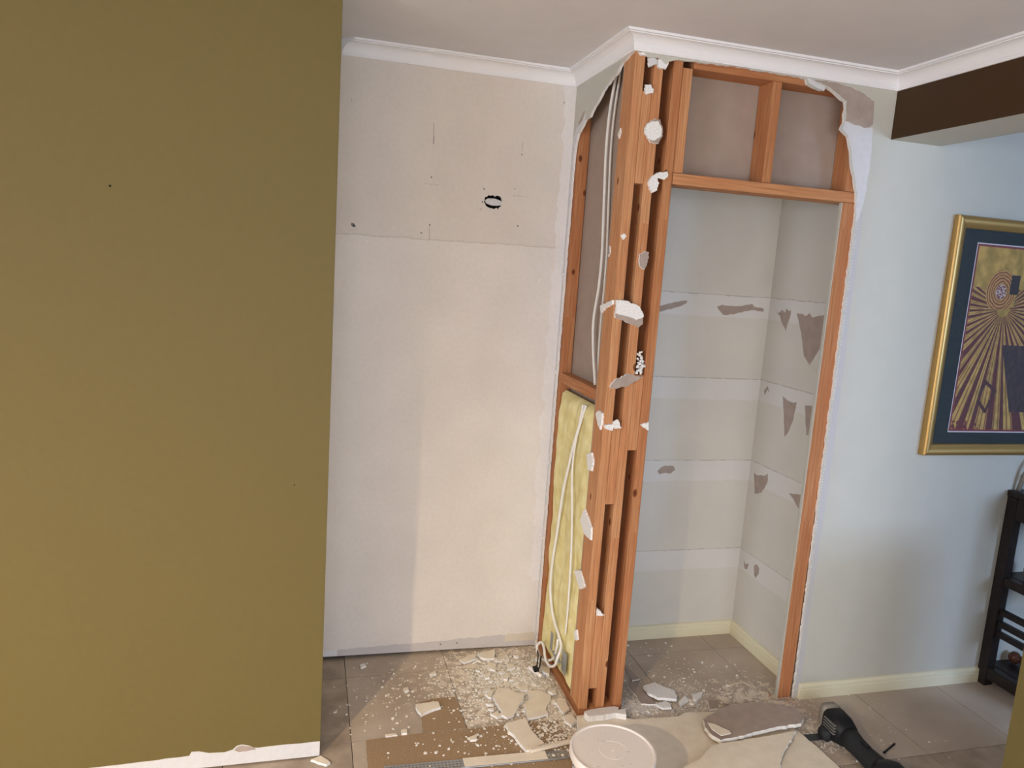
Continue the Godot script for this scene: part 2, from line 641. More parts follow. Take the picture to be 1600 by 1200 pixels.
func make_room():
	# floor: a bed for the tiles, then the tiles themselves
	var bed := put("floor", box_mesh(Vector3(-5.7, -0.12, -0.75), Vector3(4.3, -0.004, 4.7), mat(rgb(120, 108, 96), 0.95), 0.0))
	structure(bed)
	var fm := mat(Color.WHITE, 0.55)
	fm.metallic_specular = 0.4
	paint(fm, floor_image())
	var g := 0.405
	for i in range(-2, 9):
		for k in range(-2, 3):
			var x0 := -0.41 + (i - 1) * g + 0.0012
			var z0 := -0.41 + k * g + 0.0012
			if x0 < -1.3 or x0 > 2.2 or z0 < -0.9 or z0 > 0.9:
				continue
			var x1 := x0 + g - 0.0024
			var z1 := z0 + g - 0.0024
			z0 = maxf(z0, -0.6)
			if z1 - z0 < 0.05:
				continue
			var inside: bool = x0 > -1.12 and x1 < 2.12 and z1 < 0.72
			var y := rng.randf_range(-0.0006, 0.0)
			if inside:
				var p := PackedVector2Array([Vector2(x0, -z1), Vector2(x1, -z1), Vector2(x1, -z0), Vector2(x0, -z0)])
				var o := put("floor_tile", plate(p, 0.004, fm, M.stone, M.stone, Rect2(-1.1, -0.7, 3.2, 1.3), 0.0), bed)
				o.transform = on_floor(Vector3(0, y, 0))
			else:
				var o2 := put("floor_tile", box_mesh(Vector3(x0, -0.004, z0), Vector3(x1, y, z1), M.stone, 0.0005), bed)
				o2.position = Vector3.ZERO
	# plain floor beyond the tiled part in view
	slab("floor", Vector3(-5.7, -0.006, 0.806), Vector3(4.3, -0.0005, 4.7), M.stone)
	slab("floor", Vector3(-5.7, -0.006, -0.7), Vector3(-1.222, -0.0005, 0.804), M.stone)
	slab("floor", Vector3(2.424, -0.006, -0.7), Vector3(4.3, -0.0005, 0.804), M.stone)
	# ceiling
	slab("ceiling", Vector3(-5.7, H, -0.75), Vector3(4.3, H + 0.12, 4.7), M.ceiling)
	# recess back wall: plasterboard with a broken hole, in two halves that meet at the hole
	var bm := mat(Color.WHITE, 0.8)
	paint(bm, recess_wall_image())
	var uvr := Rect2(-0.92, 0.0, 0.93, 2.4)
	var hx := -0.309
	var left := jagged(vec2s([-0.92, 0.017, hx, 0.010, hx, 1.856, -0.322, 1.857, -0.334, 1.862, -0.344, 1.878, -0.341, 1.896, -0.332, 1.899, -0.328, 1.906, -0.318, 1.904, hx, 1.907, hx, H, -0.92, H]), 9.0, 0)
	var right := vec2s([hx, 0.010, 0.012, 0.004, 0.012, H, hx, H, hx, 1.907, -0.305, 1.905, -0.301, 1.901, -0.296, 1.907, -0.283, 1.905, -0.276, 1.900, -0.272, 1.885, -0.276, 1.866, -0.284, 1.860, -0.286, 1.853, -0.292, 1.860, -0.303, 1.853, hx, 1.856])
	var wm := plate(left, 0.01, bm, M.gypsum, M.board_back, uvr)
	wm = plate(right, 0.01, bm, M.gypsum, M.board_back, uvr, 0.0, wm)
	var wb := put("wall_back", wm)
	wb.position = Vector3(0, 0, BACK)
	structure(wb)
	var flap := put("torn_plaster_flap", plate(jagged(vec2s([-0.340, 1.884, -0.328, 1.893, -0.3, 1.894, -0.274, 1.886, -0.271, 1.872, -0.29, 1.868, -0.318, 1.869, -0.334, 1.874]), 0.008, 0.001), 0.006, M.white_set, M.gypsum, M.board_back, Rect2(0, 0, 1, 1), 0.001), wb)
	flap.position = Vector3(0, 0, -0.0015)
	flap.set_meta("label", "white scrap of plaster hanging in the broken hole")
	slab("wall_back_cavity", Vector3(-0.96, 0, -0.75), Vector3(1.1, H, -0.60), M.hole)
	# recess left side and the olive wall in front of it
	slab("wall_recess_side", Vector3(-1.0, 0.0, -0.62), Vector3(-0.92, H, 0.045), M.cream)
	var ow := slab("wall_left", Vector3(-5.7, 0.004, -0.04), Vector3(-0.9195, H, 0.056), M.olive)
	var strip := jagged(vec2s([-5.5, 0.010, -0.921, 0.006, -0.921, 0.057, -1.11, 0.056, -1.128, 0.058, -1.139, 0.066, -1.162, 0.073, -1.178, 0.070, -1.19, 0.058, -1.215, 0.052, -1.262, 0.055, -1.29, 0.064, -1.312, 0.065, -1.318, 0.052, -1.547, 0.045, -2.2, 0.05, -5.5, 0.05]), 0.03, 0.0015, [0])
	var so := put("unpainted_skirting_strip", plate(strip, 0.002, M.white_set, M.gypsum, M.gypsum), ow)
	so.position = Vector3(0, 0, 0.0575)
	so.set_meta("label", "bare white strip where the skirting board was pulled off")
	var tear := put("torn_paper_patch", plate(jagged(vec2s([-1.118, 0.052, -1.135, 0.063, -1.16, 0.071, -1.176, 0.068, -1.186, 0.057, -1.17, 0.048]), 0.008, 0.001), 0.002, M.paper, M.gypsum, M.gypsum), ow)
	tear.position = Vector3(0, 0, 0.0583)
	var nh := put("nail_hole", lathe([Vector2(0.0, 0.0), Vector2(0.0035, 0.0), Vector2(0.0032, 0.001), Vector2(0, 0.0012)], M.hole, 10), ow)
	nh.transform = Transform3D(Basis(Vector3.RIGHT, PI / 2), Vector3(-1.519, 1.778, 0.0555))
	var n2 := put("nail_hole", lathe([Vector2(0.0, 0.0), Vector2(0.0022, 0.0), Vector2(0.002, 0.001), Vector2(0, 0.0012)], M.hole, 10), ow)
	n2.transform = Transform3D(Basis(Vector3.RIGHT, PI / 2), Vector3(-1.02, 0.93, 0.0555))
	# the rest of the shell
	wall_with_window("wall_far_left", "window_3", Vector3(-5.8, 0, -0.1), Vector3(-5.6, H, 4.7), Vector2(2.75, 4.25), Vector2(0.85, 2.1), 2)
	wall_with_window("wall_behind", "window_1", Vector3(-5.7, 0, 4.55), Vector3(1.13, H, 4.7), Vector2(-1.7, 0.6), Vector2(0.06, 2.08), 0)
	wall_with_window("wall_behind", "window_2", Vector3(1.13, 0, 4.55), Vector3(4.3, H, 4.7), Vector2(2.35, 3.85), Vector2(0.95, 2.15), 0)
	slab("wall_far_right", Vector3(4.15, 0, -0.1), Vector3(4.3, H, 4.55), M.cream)
	# bulkhead and nib wall over and beside the doorway to the next room
	var bh := slab("wall_bulkhead", Vector3(BX + 0.0005, 2.1795, 0.0), Vector3(BX + 0.2213, H, 0.86), M.cream)
	var bf := put("painted_face", box_mesh(Vector3(BX - 0.0005, 2.1797, 0.0008), Vector3(BX + 0.001, H, 4.55), M.dark_paint, 0.0003), bh)
	bf.set_meta("label", "dark brown painted side of the bulkhead")
	slab("wall_nib", Vector3(BX, 0, 0.815), Vector3(BX + 0.2213, H, 4.6), M.olive)
	# cornices, mitred where they meet
	var cp := cornice_profile()
	sweep_trim("trim_1", Vector2(-0.905, BACK), Vector2(0.95, 1), Vector2(0, BACK), Vector2(-1, 1), cp, M.cornice)
	sweep_trim("trim_2", Vector2(0, BACK), Vector2(-1, 1), Vector2(0, 0), Vector2(-1, 0.98), cp, M.cornice)
	sweep_trim("trim_3", Vector2(0.0, 0), Vector2(-0.98, 1), Vector2(BX, 0), Vector2(-1, 1), cp, M.cornice)
	sweep_trim("trim_4", Vector2(BX, 0), Vector2(-1, 1), Vector2(BX, 4.55), Vector2(-1, 0), cp, M.cornice)
	# the recessed lamp in the ceiling, to the left behind the viewer
	var lamp := thing("ceiling_downlight", "round white recessed downlight in the ceiling left of the viewer", "lamp", Vector3(-2.85, H, 3.15))
	put("trim_ring", lathe([Vector2(0.045, -0.004), Vector2(0.06, -0.006), Vector2(0.066, -0.001), Vector2(0.066, 0.0), Vector2(0.045, 0.0)], M.frame_white, 32), lamp)
	var glow := mat(rgb(255, 236, 205), 0.5)
	glow.emission_enabled = true
	glow.emission = Color(1.0, 0.84, 0.62)
	glow.emission_energy_multiplier = 4.0
	put("lamp_glass", lathe([Vector2(0.0, -0.003), Vector2(0.045, -0.003), Vector2(0.045, -0.001), Vector2(0.0, -0.001)], glow, 32), lamp)
	var sp := SpotLight3D.new()
	sp.name = "downlight_beam"
	sp.light_color = Color(1.0, 0.87, 0.69)
	sp.light_energy = 24.5
	sp.light_size = 0.04
	sp.spot_angle = 82.0
	sp.spot_angle_attenuation = 1.0
	sp.spot_range = 12.0
	sp.shadow_enabled = true
	lamp.add_child(sp)
	sp.position = Vector3(0, -0.02, 0)
	sp.rotation = Vector3(-PI / 2, 0, 0)

func wall_with_window(called: String, wname: String, lo: Vector3, hi: Vector3, across: Vector2, up: Vector2, ax: int):
	# ax: the axis the wall runs along (0 = x, 2 = z)
	var st := st_new()
	for r in [[lo[ax], across.x, lo.y, hi.y], [across.y, hi[ax], lo.y, hi.y], [across.x, across.y, lo.y, up.x], [across.x, across.y, up.y, hi.y]]:
		var a := lo
		var b := hi
		a[ax] = r[0]
		b[ax] = r[1]
		a.y = r[2]
		b.y = r[3]
		cbox(st, a, b, 0.0005)
	structure(put(called, fin(st, M.cream)))
	var other := 2 - ax
	var mid := (lo[other] + hi[other]) / 2.0
	var wn := Node3D.new()
	wn.name = wname
	add_child(wn)
	structure(wn)
	var fs := st_new()
	var half := (across.x + across.y) / 2.0
	for r in [[across.x, across.x + 0.05, up.x, up.y], [across.y - 0.05, across.y, up.x, up.y], [half - 0.03, half + 0.03, up.x, up.y], [across.x, across.y, up.x, up.x + 0.05], [across.x, across.y, up.y - 0.05, up.y]]:
		var a := Vector3.ZERO
		var b := Vector3.ZERO
		a[ax] = r[0]
		b[ax] = r[1]
		a.y = r[2]
		b.y = r[3]
		a[other] = mid - 0.02
		b[other] = mid + 0.04
		cbox(fs, a, b, 0.003)
	put("window_frame", fin(fs, M.frame_white), wn)
	for r in [[across.x + 0.05, half - 0.03], [half + 0.03, across.y - 0.05]]:
		var a := Vector3.ZERO
		var b := Vector3.ZERO
		a[ax] = r[0]
		b[ax] = r[1]
		a.y = up.x + 0.05
		b.y = up.y - 0.05
		a[other] = mid + 0.005
		b[other] = mid + 0.011
		put("pane", box_mesh(a, b, M.glass, 0.0005), wn)

# ------------------------------------------------------------------ the closet
func make_closet():
	# front wall: plasterboard torn away from the framing, running on to the right into the next room
	var fm: Material = M.cream
	var p := vec2s([
		0.925, 0.0, 4.2, 0.0, 4.2, H, 0.0, H, 0.0, 2.347, 0.030, 2.345, 0.040, 2.339, 0.050, 2.333, 0.072, 2.334, 0.085, 2.337, 0.112, 2.318, 0.122, 2.329, 0.150, 2.338, 0.247, 2.341, 0.365, 2.346, 0.470, 2.343, 0.521, 2.344, 0.600, 2.342, 0.638, 2.341, 0.645, 2.325, 0.690, 2.312, 0.707, 2.310, 0.712, 2.326, 0.760, 2.308, 0.790, 2.290, 0.806, 2.285, 0.812, 2.262, 0.808, 2.243, 0.812, 2.215, 0.802, 2.192, 0.820, 2.180, 0.835, 2.171, 0.846, 2.145, 0.856, 2.123, 0.872, 2.06, 0.902, 1.985, 0.912, 1.918])
	var jp := jagged(p, 0.012, 0.0022, [0, 1, 2, 3])
	var wf := put("wall_front", plate(jp, 0.01, fm, M.gypsum, M.board_back))
	structure(wf)
	# gypsum bared where the face paper came off, brown paper where it tore deeper
	var bare := put("bare_gypsum_strip", plate(jagged(vec2s([0.917, 1.88, 0.930, 1.90, 0.944, 1.99, 0.944, 2.1, 0.935, 2.212, 0.898, 2.207, 0.855, 2.214, 0.818, 2.222, 0.812, 2.196, 0.838, 2.176, 0.862, 2.121, 0.878, 2.06, 0.906, 1.985, 0.914, 1.918]), 0.015, 0.002), 0.0008, M.white_set, M.gypsum, M.gypsum), wf)
	bare.position = Vector3(0, 0, 0.0005)
	bare.set_meta("label", "bare white plaster along the torn edge")
	var low := put("bare_gypsum_strip", plate(jagged(vec2s([0.9285, 0.02, 0.952, 0.02, 0.950, 0.5, 0.956, 1.0, 0.948, 1.5, 0.945, 1.93, 0.918, 1.88, 0.926, 1.4, 0.930, 0.8]), 0.02, 0.002), 0.0008, M.old_set, M.gypsum, M.gypsum), wf)
	low.position = Vector3(0, 0, 0.0004)
	low.set_meta("label", "grey unpainted setting compound beside the opening")
	var torn := put("torn_paper_patch", plate(jagged(vec2s([0.671, 2.341, 0.72, 2.345, 0.77, 2.343, 0.815, 2.337, 0.857, 2.328, 0.926, 2.302, 0.934, 2.224, 0.915, 2.210, 0.897, 2.207, 0.875, 2.214, 0.855, 2.213, 0.835, 2.222, 0.818, 2.222, 0.814, 2.26, 0.813, 2.288, 0.763, 2.312, 0.72, 2.330]), 0.01, 0.0022), 0.0008, M.paper, M.gypsum, M.gypsum), wf)
	torn.position = Vector3(0, 0, 0.0008)
	torn.set_meta("label", "brown inner paper of the plasterboard bared by the tear")
	var curl := put("torn_plaster_flap", plate(jagged(vec2s([0.638, 2.343, 0.650, 2.326, 0.690, 2.313, 0.712, 2.308, 0.717, 2.322, 0.690, 2.330, 0.655, 2.342]), 0.01, 0.0015), 0.004, M.white_set, M.gypsum, M.gypsum, Rect2(0, 0, 1, 1), -0.001), wf)
	curl.position = Vector3(0, 0, 0.006)
	# corner bead teeth on the edge of the opening
	var teeth := st_new()
	var yy := 0.06
	while yy < 1.9:
		if rng.randf() < 0.8:
			cbox(teeth, Vector3(0.9215, yy, -0.006), Vector3(0.9275, yy + 0.006, 0.002), 0.001)
		yy += 0.0115
	var to := put("corner_bead_teeth", fin(teeth, M.white_set), wf)
	to.set_meta("kind", "stuff")
	# side wall between recess and closet: a wedge of plaster under the cornice and a ragged strip down the corner
	var q := vec2s([BACK, 0.0, BACK, H, 0.0, H, 0.0, 2.349, -0.05, 2.344, -0.104, 2.334, -0.137, 2.312, -0.20, 2.296, -0.262, 2.275, -0.30, 2.25, -0.335, 2.236, -0.374, 2.206, -0.428, 2.202, -0.45, 2.185, -0.496, 2.163, -0.518, 2.12, -0.526, 2.05, -0.533, 1.6, -0.535, 1.0, -0.538, 0.5, -0.536, 0.0])
	var ws := put("wall_side", plate(jagged(q, 0.014, 0.003, [0, 1, 2]), 0.01, M.cream, M.gypsum, M.board_back))
	ws.transform = facing_left(Vector3(0, 0, 0))
	structure(ws)
	var rag := put("bare_gypsum_strip", plate(jagged(vec2s([-0.5505, 0.02, -0.5505, 2.12, -0.537, 2.165, -0.515, 2.19, -0.475, 2.196, -0.44, 2.215, -0.415, 2.226, -0.425, 2.204, -0.452, 2.185, -0.496, 2.165, -0.518, 2.12, -0.527, 2.05, -0.534, 1.6, -0.537, 1.0, -0.540, 0.5, -0.540, 0.02]), 0.014, 0.002, [0]), 0.0008, M.white_set, M.gypsum, M.gypsum), ws)
	rag.position = Vector3(0, 0, 0.0006)
	var rag2 := put("torn_paper_patch", plate(jagged(vec2s([-0.452, 2.235, -0.43, 2.238, -0.452, 2.205, -0.490, 2.193, -0.497, 2.203]), 0.01, 0.0015), 0.0008, M.paper, M.gypsum, M.gypsum), ws)
	rag2.position = Vector3(0, 0, 0.0011)
	for yz in [[0.835, -0.541], [0.50, -0.543], [1.62, -0.538], [1.22, -0.540]]:
		var db := put("plaster_dab", lathe([Vector2(0.0, 0.0), Vector2(0.009, 0.0), Vector2(0.006, 0.006), Vector2(0.0, 0.008)], M.gypsum, 7), ws)
		db.transform = Transform3D(Basis(Vector3.RIGHT, PI / 2), Vector3(yz[1], yz[0], 0.0008))
	# inner lining boards of the closet; their brown backs show between the studs
	var ls := slab("wall_closet_left", Vector3(0.056, 0.0, CB), Vector3(0.066, H, -0.112), M.board_back)
	ls.set_meta("label", "brown back of the closet's left lining board")
	var lu := slab("wall_closet_lintel", Vector3(0.010, 1.948, -0.111), Vector3(0.960, H, -0.101), M.board_back)
	lu.set_meta("label", "brown back of the lining board over the closet opening")
	slab("wall_closet_lintel", Vector3(0.010, 0.0, -0.111), Vector3(0.180, 1.948, -0.101), M.board_back)
	# closet back and right walls, with the marks of the shelves that were taken out
	var cm := mat(Color.WHITE, 0.75)
	paint(cm, closet_wall_image(0.87, 71))
	var cb := put("wall_closet_back", plate(vec2s([0.104, 0, 0.984, 0, 0.984, H, 0.104, H]), 0.01, cm, M.gypsum, M.board_back, Rect2(0.104, 0, 0.88, 2.4)))
	cb.position = Vector3(0, 0, CB)
	structure(cb)
	var cm2 := mat(Color.WHITE, 0.75)
	paint(cm2, closet_wall_image(0.45, 77))
	var cr := put("wall_closet_right", plate(vec2s([CB, 0, -0.012, 0, -0.012, H, CB, H]), 0.01, cm2, M.gypsum, M.board_back, Rect2(CB, 0, -CB - 0.012, 2.4)))
	cr.transform = facing_left(Vector3(CR, 0, 0))
	structure(cr)
	for a in [[0.425, 1.512, 0.441, 1.515, 0.484, 1.528, 0.543, 1.542, 0.57, 1.544, 0.568, 1.534, 0.554, 1.526, 0.496, 1.504, 0.470, 1.498, 0.425, 1.486],
			[0.714, 1.524, 0.738, 1.536, 0.80, 1.533, 0.839, 1.536, 0.885, 1.547, 0.90, 1.535, 0.945, 1.530, 0.947, 1.516, 0.90, 1.520, 0.867, 1.515, 0.811, 1.501, 0.77, 1.492, 0.749, 1.492, 0.73, 1.508],
			[0.509, 0.791, 0.525, 0.808, 0.547, 0.817, 0.585, 0.814, 0.596, 0.796, 0.576, 0.779, 0.552, 0.783, 0.52, 0.776]]:
		var o := put("torn_paper_patch", plate(jagged(vec2s(a), 0.012, 0.0018), 0.0008, M.paper, M.gypsum, M.gypsum), cb)
		o.position = Vector3(0, 0, 0.0006)
	for a in [[-0.499, 1.524, -0.48, 1.515, -0.454, 1.532, -0.43, 1.522, -0.424, 1.54, -0.40, 1.53, -0.392, 1.537, -0.389, 1.521, -0.409, 1.446, -0.443, 1.475, -0.462, 1.505],
			[-0.351, 1.526, -0.308, 1.524, -0.29, 1.518, -0.268, 1.532, -0.245, 1.515, -0.15, 1.539, -0.15, 1.436, -0.226, 1.323, -0.255, 1.345, -0.271, 1.359, -0.305, 1.448],
			[-0.513, 1.169, -0.488, 1.194, -0.474, 1.165, -0.488, 1.178, -0.504, 1.148],
			[-0.376, 1.171, -0.342, 1.158, -0.30, 1.154, -0.277, 1.162, -0.284, 1.087, -0.305, 1.03, -0.328, 1.0, -0.338, 1.04, -0.350, 1.087],
			[-0.222, 1.157, -0.160, 1.170, -0.150, 1.05, -0.19, 1.041],
			[-0.515, 0.791, -0.49, 0.785, -0.465, 0.794, -0.43, 0.80, -0.411, 0.815, -0.405, 0.79, -0.407, 0.773, -0.44, 0.719, -0.491, 0.697, -0.50, 0.74],
			[-0.252, 0.778, -0.225, 0.782, -0.16, 0.80, -0.16, 0.73, -0.181, 0.735, -0.218, 0.761],
			[-0.511, 0.375, -0.495, 0.36, -0.47, 0.375, -0.478, 0.342, -0.498, 0.338],
			[-0.430, 0.380, -0.41, 0.396, -0.388, 0.385, -0.387, 0.360, -0.405, 0.330, -0.42, 0.34]]:
		var o := put("torn_paper_patch", plate(jagged(vec2s(a), 0.012, 0.0016), 0.0008, M.paper, M.gypsum, M.gypsum), cr)
		o.position = Vector3(0, 0, 0.0006)
	# lining edge beside the opening's right post
	slab("wall_closet_reveal", Vector3(0.8590, 0.0, -0.024), Vector3(0.8615, 1.945, -0.012), M.cream)
	slab("wall_closet_nib", Vector3(0.8625, 0.0, -0.034), Vector3(0.972, 1.945, -0.024), M.cream)
	# skirting boards, grooved near the top
	var bp := [Vector2(0, 0.0), Vector2(0.014, 0.0), Vector2(0.014, 0.040), Vector2(0.012, 0.043), Vector2(0.012, 0.047), Vector2(0.0135, 0.049), Vector2(0.0125, 0.056), Vector2(0.008, 0.062), Vector2(0.003, 0.064), Vector2(0, 0.064)]
	sweep_trim("baseboard_closet_back", Vector2(0.11, CB), Vector2(0, 1), Vector2(CR, CB), Vector2(-1, 1), bp, M.trim)
	sweep_trim("baseboard_closet_right", Vector2(CR, CB), Vector2(-1, 1), Vector2(CR, -0.036), Vector2(-1, 0), bp, M.trim)
	sweep_trim("baseboard_right", Vector2(0.945, 0.0), Vector2(0, 1), Vector2(4.15, 0.0), Vector2(0, 1), bp, M.trim)
	# the timber frame
	var fr := thing("timber_wall_frame", "stripped orange pine stud frame of the closet corner, opening and lintel", "wall frame", Vector3(0.1, 0, -0.05))
	var T := [
		["corner_stud", 0.008, 0.036, -0.101, 0.042, 2.40, -0.010, 0, 1], ["stud", 0.076, 0.036, -0.100, 0.109, 2.40, -0.011, 2, 1], ["trimmer_stud", 0.146, 0.036, -0.098, 0.180, 2.40, -0.012, 5, 1],
		["jack_stud", 0.1815, 1.9855, -0.098, 0.217, 2.322, -0.014, 4, 1], ["lintel", 0.1815, 1.947, -0.098, 0.920, 1.984, -0.011, 2, 0],
		["jack_stud", 0.523, 1.985, -0.099, 0.558, 2.322, -0.013, 5, 1], ["jack_stud", 0.868, 1.985, -0.099, 0.903, 2.322, -0.013, 3, 1],
		["top_plate", 0.219, 2.322, -0.099, 0.96, 2.358, -0.012, 1, 0], ["opening_post", 0.8625, 0.0, -0.0235, 0.9205, 1.946, -0.0105, 3, 1],
		["spacer_block", 0.0425, 1.937, -0.099, 0.0755, 2.231, -0.012, 0, 1], ["spacer_block", 0.0425, 0.824, -0.099, 0.0755, 1.103, -0.012, 2, 1], ["spacer_block", 0.0425, 0.114, -0.099, 0.0755, 0.406, -0.012, 4, 1], ["spacer_block", 0.1095, 1.022, -0.099, 0.1455, 1.292, -0.013, 0, 1],
		["wall_stud", 0.012, 0.036, -0.548, 0.054, 2.40, -0.503, 3, 1],
		["nogging", 0.011, 1.180, -0.502, 0.054, 1.222, -0.1015, 1, 2], ["bottom_plate", 0.010, 0.0, -0.548, 0.055, 0.035, -0.0105, 6, 2], ["bottom_plate", 0.0555, 0.0, -0.1, 0.180, 0.035, -0.012, 5, 0],
	]
	for t in T:
		var lo := Vector3(t[1], t[2], t[3])
		var hi := Vector3(t[4], t[5], t[6])
		var base := Vector3((lo.x + hi.x) / 2.0, lo.y, (lo.z + hi.z) / 2.0)
		var o := put(t[0], box_mesh(lo - base, hi - base, M.wood[t[7]], 0.0018, t[8], Vector2(rng.randf(), rng.randf())), fr)
		o.position = base - fr.position

# ------------------------------------------------------------------ scraps of plaster left on the timber
func scrap(a: Array, side: bool, face: Material, t: float, label: String, off := 0.0):
	var r := centred(jagged(vec2s(a), 0.0045, 0.0022))
	var o := put("plaster_scrap", plate(r[0], t, face, M.gypsum, M.gypsum, Rect2(0, 0, 1, 1), 0.0015))
	var c: Vector2 = r[1]
	if side:
		o.transform = facing_left(Vector3(0.0078 - t - off, c.y, c.x))
	else:
		o.position = Vector3(c.x, c.y, -0.0098 + t + off)
	tag(o, label, "plaster scrap", "plaster scraps left on the stripped studs")

func make_remnants():
	scrap([0.079, 2.139, 0.092, 2.146, 0.113, 2.147, 0.125, 2.121, 0.127, 2.099, 0.115, 2.072, 0.086, 2.071, 0.070, 2.09], false, M.paper, 0.003, "grey paper scrap behind the round white plaster disc high on the studs")
	scrap([0.058, 2.114, 0.067, 2.130, 0.084, 2.138, 0.105, 2.138, 0.114, 2.124, 0.120, 2.115, 0.118, 2.094, 0.094, 2.078, 0.077, 2.080, 0.062, 2.095], false, M.gypsum, 0.007, "round white plaster disc stuck high on the corner studs", 0.0035)
	scrap([0.049, 2.330, 0.063, 2.334, 0.078, 2.330, 0.080, 2.316, 0.066, 2.310, 0.054, 2.305], false, M.white_set, 0.009, "small grey-white plaster scrap between the two left studs under the cornice")
	scrap([0.083, 2.331, 0.121, 2.330, 0.119, 2.317, 0.113, 2.305, 0.085, 2.309], false, M.gypsum, 0.009, "white plaster scrap on the middle stud right under the cornice")
	scrap([0.015, 2.345, 0.040, 2.345, 0.041, 2.336, 0.020, 2.338], false, M.gypsum, 0.009, "tiny white plaster scrap at the very top of the corner stud")
	scrap([0.047, 2.248, 0.063, 2.251, 0.078, 2.237, 0.077, 2.226, 0.051, 2.222], false, M.gypsum, 0.008, "white plaster crumb on top of the upper spacer block")
	scrap([0.091, 1.947, 0.102, 1.964, 0.123, 1.977, 0.153, 1.984, 0.157, 1.969, 0.147, 1.958, 0.120, 1.959, 0.128, 1.943, 0.120, 1.918, 0.108, 1.911, 0.095, 1.924], false, M.gypsum, 0.009, "hook-shaped white plaster scrap level with the lintel")
	scrap([0.083, 1.702, 0.101, 1.717, 0.117, 1.714, 0.116, 1.684, 0.108, 1.657, 0.087, 1.666], false, M.paper, 0.003, "oval grey paper scrap alone on the middle stud")
	scrap([0.010, 1.764, 0.020, 1.770, 0.031, 1.761, 0.019, 1.750], false, M.gypsum, 0.004, "tiny white plaster dab on the corner stud above the oval grey scrap")
	scrap([0.012, 1.509, 0.057, 1.500, 0.090, 1.492, 0.117, 1.496, 0.118, 1.473, 0.105, 1.460, 0.068, 1.473, 0.014, 1.487], false, M.paper, 0.006, "brown paper edge hanging below the big white plaster scrap")
	scrap([0.012, 1.549, 0.052, 1.546, 0.098, 1.530, 0.117, 1.498, 0.090, 1.484, 0.057, 1.495, 0.012, 1.504, 0.013, 1.521], false, M.gypsum, 0.010, "biggest white plaster scrap, halfway up across the studs", 0.003)
	var wd := st_new()
	for i in 26:
		var f := i / 25.0
		var c := Vector3(rng.randf_range(0.114, 0.140), 1.300 + 0.074 * f, rng.randf_range(-0.022, -0.006))
		var h := Vector3(rng.randf_range(0.003, 0.008), rng.randf_range(0.003, 0.008), rng.randf_range(0.003, 0.006)) * lerpf(1.1, 0.7, f)
		var sub := SurfaceTool.new()
		sub.begin(Mesh.PRIMITIVE_TRIANGLES)
		sub.set_smooth_group(-1)
		cbox(sub, -h, h, 0.0015)
		sub.generate_normals()
		wd.append_from(sub.commit(), 0, Transform3D(Basis.from_euler(Vector3(rng.randf() * TAU, rng.randf() * TAU, rng.randf() * TAU)), c))
	var wo := put("plaster_scrap", fin(wd, M.gypsum))
	tag(wo, "crumbly white plaster wedged in the gap between the right studs", "plaster scrap", "plaster scraps left on the stripped studs")
	scrap([0.014, 1.249, 0.034, 1.274, 0.081, 1.296, 0.137, 1.285, 0.124, 1.279, 0.081, 1.254, 0.033, 1.243], false, M.paper, 0.005, "long curved grey paper scrap slanting across the studs")
	scrap([0.009, 1.114, 0.043, 1.119, 0.043, 1.095, 0.013, 1.102], false, M.gypsum, 0.008, "white plaster crumb on the front of the corner stud above the spacer")
	scrap([0.038, 1.128, 0.055, 1.136, 0.069, 1.106, 0.046, 1.104], false, M.gypsum, 0.006, "white plaster crumb at the lower end of the left gap", 0.009)
	scrap([0.147, 1.116, 0.176, 1.127, 0.178, 1.097], false, M.gypsum, 0.006, "white triangle of plaster on the stud beside the closet opening")
	scrap([0.044, 0.435, 0.073, 0.409, 0.044, 0.409], false, M.gypsum, 0.012, "white triangle of plaster standing on the lowest spacer block")
	# on the side that faces the recess
	scrap([-0.119, 1.521, -0.06, 1.535, -0.012, 1.547, -0.012, 1.533, -0.073, 1.516, -0.107, 1.495], true, M.gypsum, 0.007, "slanting white plaster scrap on the recess side of the corner stud")
	scrap([-0.128, 0.979, -0.083, 0.995, -0.060, 0.970, -0.069, 0.932, -0.104, 0.927], true, M.gypsum, 0.007, "white oblong plaster scrap on the stud edge beside the yellow batt")
	scrap([-0.104, 0.293, -0.083, 0.314, -0.063, 0.286, -0.086, 0.273], true, M.gypsum, 0.007, "small white plaster scrap on the stud low down by the metal bracket")
	scrap([-0.099, 1.721, -0.089, 1.729, -0.078, 1.704, -0.095, 1.692], true, M.paper, 0.003, "small brown paper scrap on the stud's back edge beside the cable")
	scrap([-0.099, 2.099, -0.083, 2.120, -0.074, 2.103, -0.086, 2.087], true, M.painted_face, 0.004, "small cream plaster scrap high on the recess side of the corner stud")
	scrap([-0.073, 1.142, -0.05, 1.157, -0.016, 1.153, -0.014, 1.119, -0.022, 1.095, -0.05, 1.114], true, M.gypsum, 0.008, "star-shaped white plaster scrap below the slanting grey paper")
	scrap([-0.135, 0.725, -0.105, 0.778, -0.025, 0.733, -0.020, 0.69, -0.085, 0.688], true, M.gypsum, 0.007, "white plaster shard on the lower corner stud overlapping the batt")
	scrap([-0.155, 0.52, -0.095, 0.54, -0.04, 0.505, -0.085, 0.475], true, M.gypsum, 0.007, "white notched plaster scrap lowest on the corner stud's side")

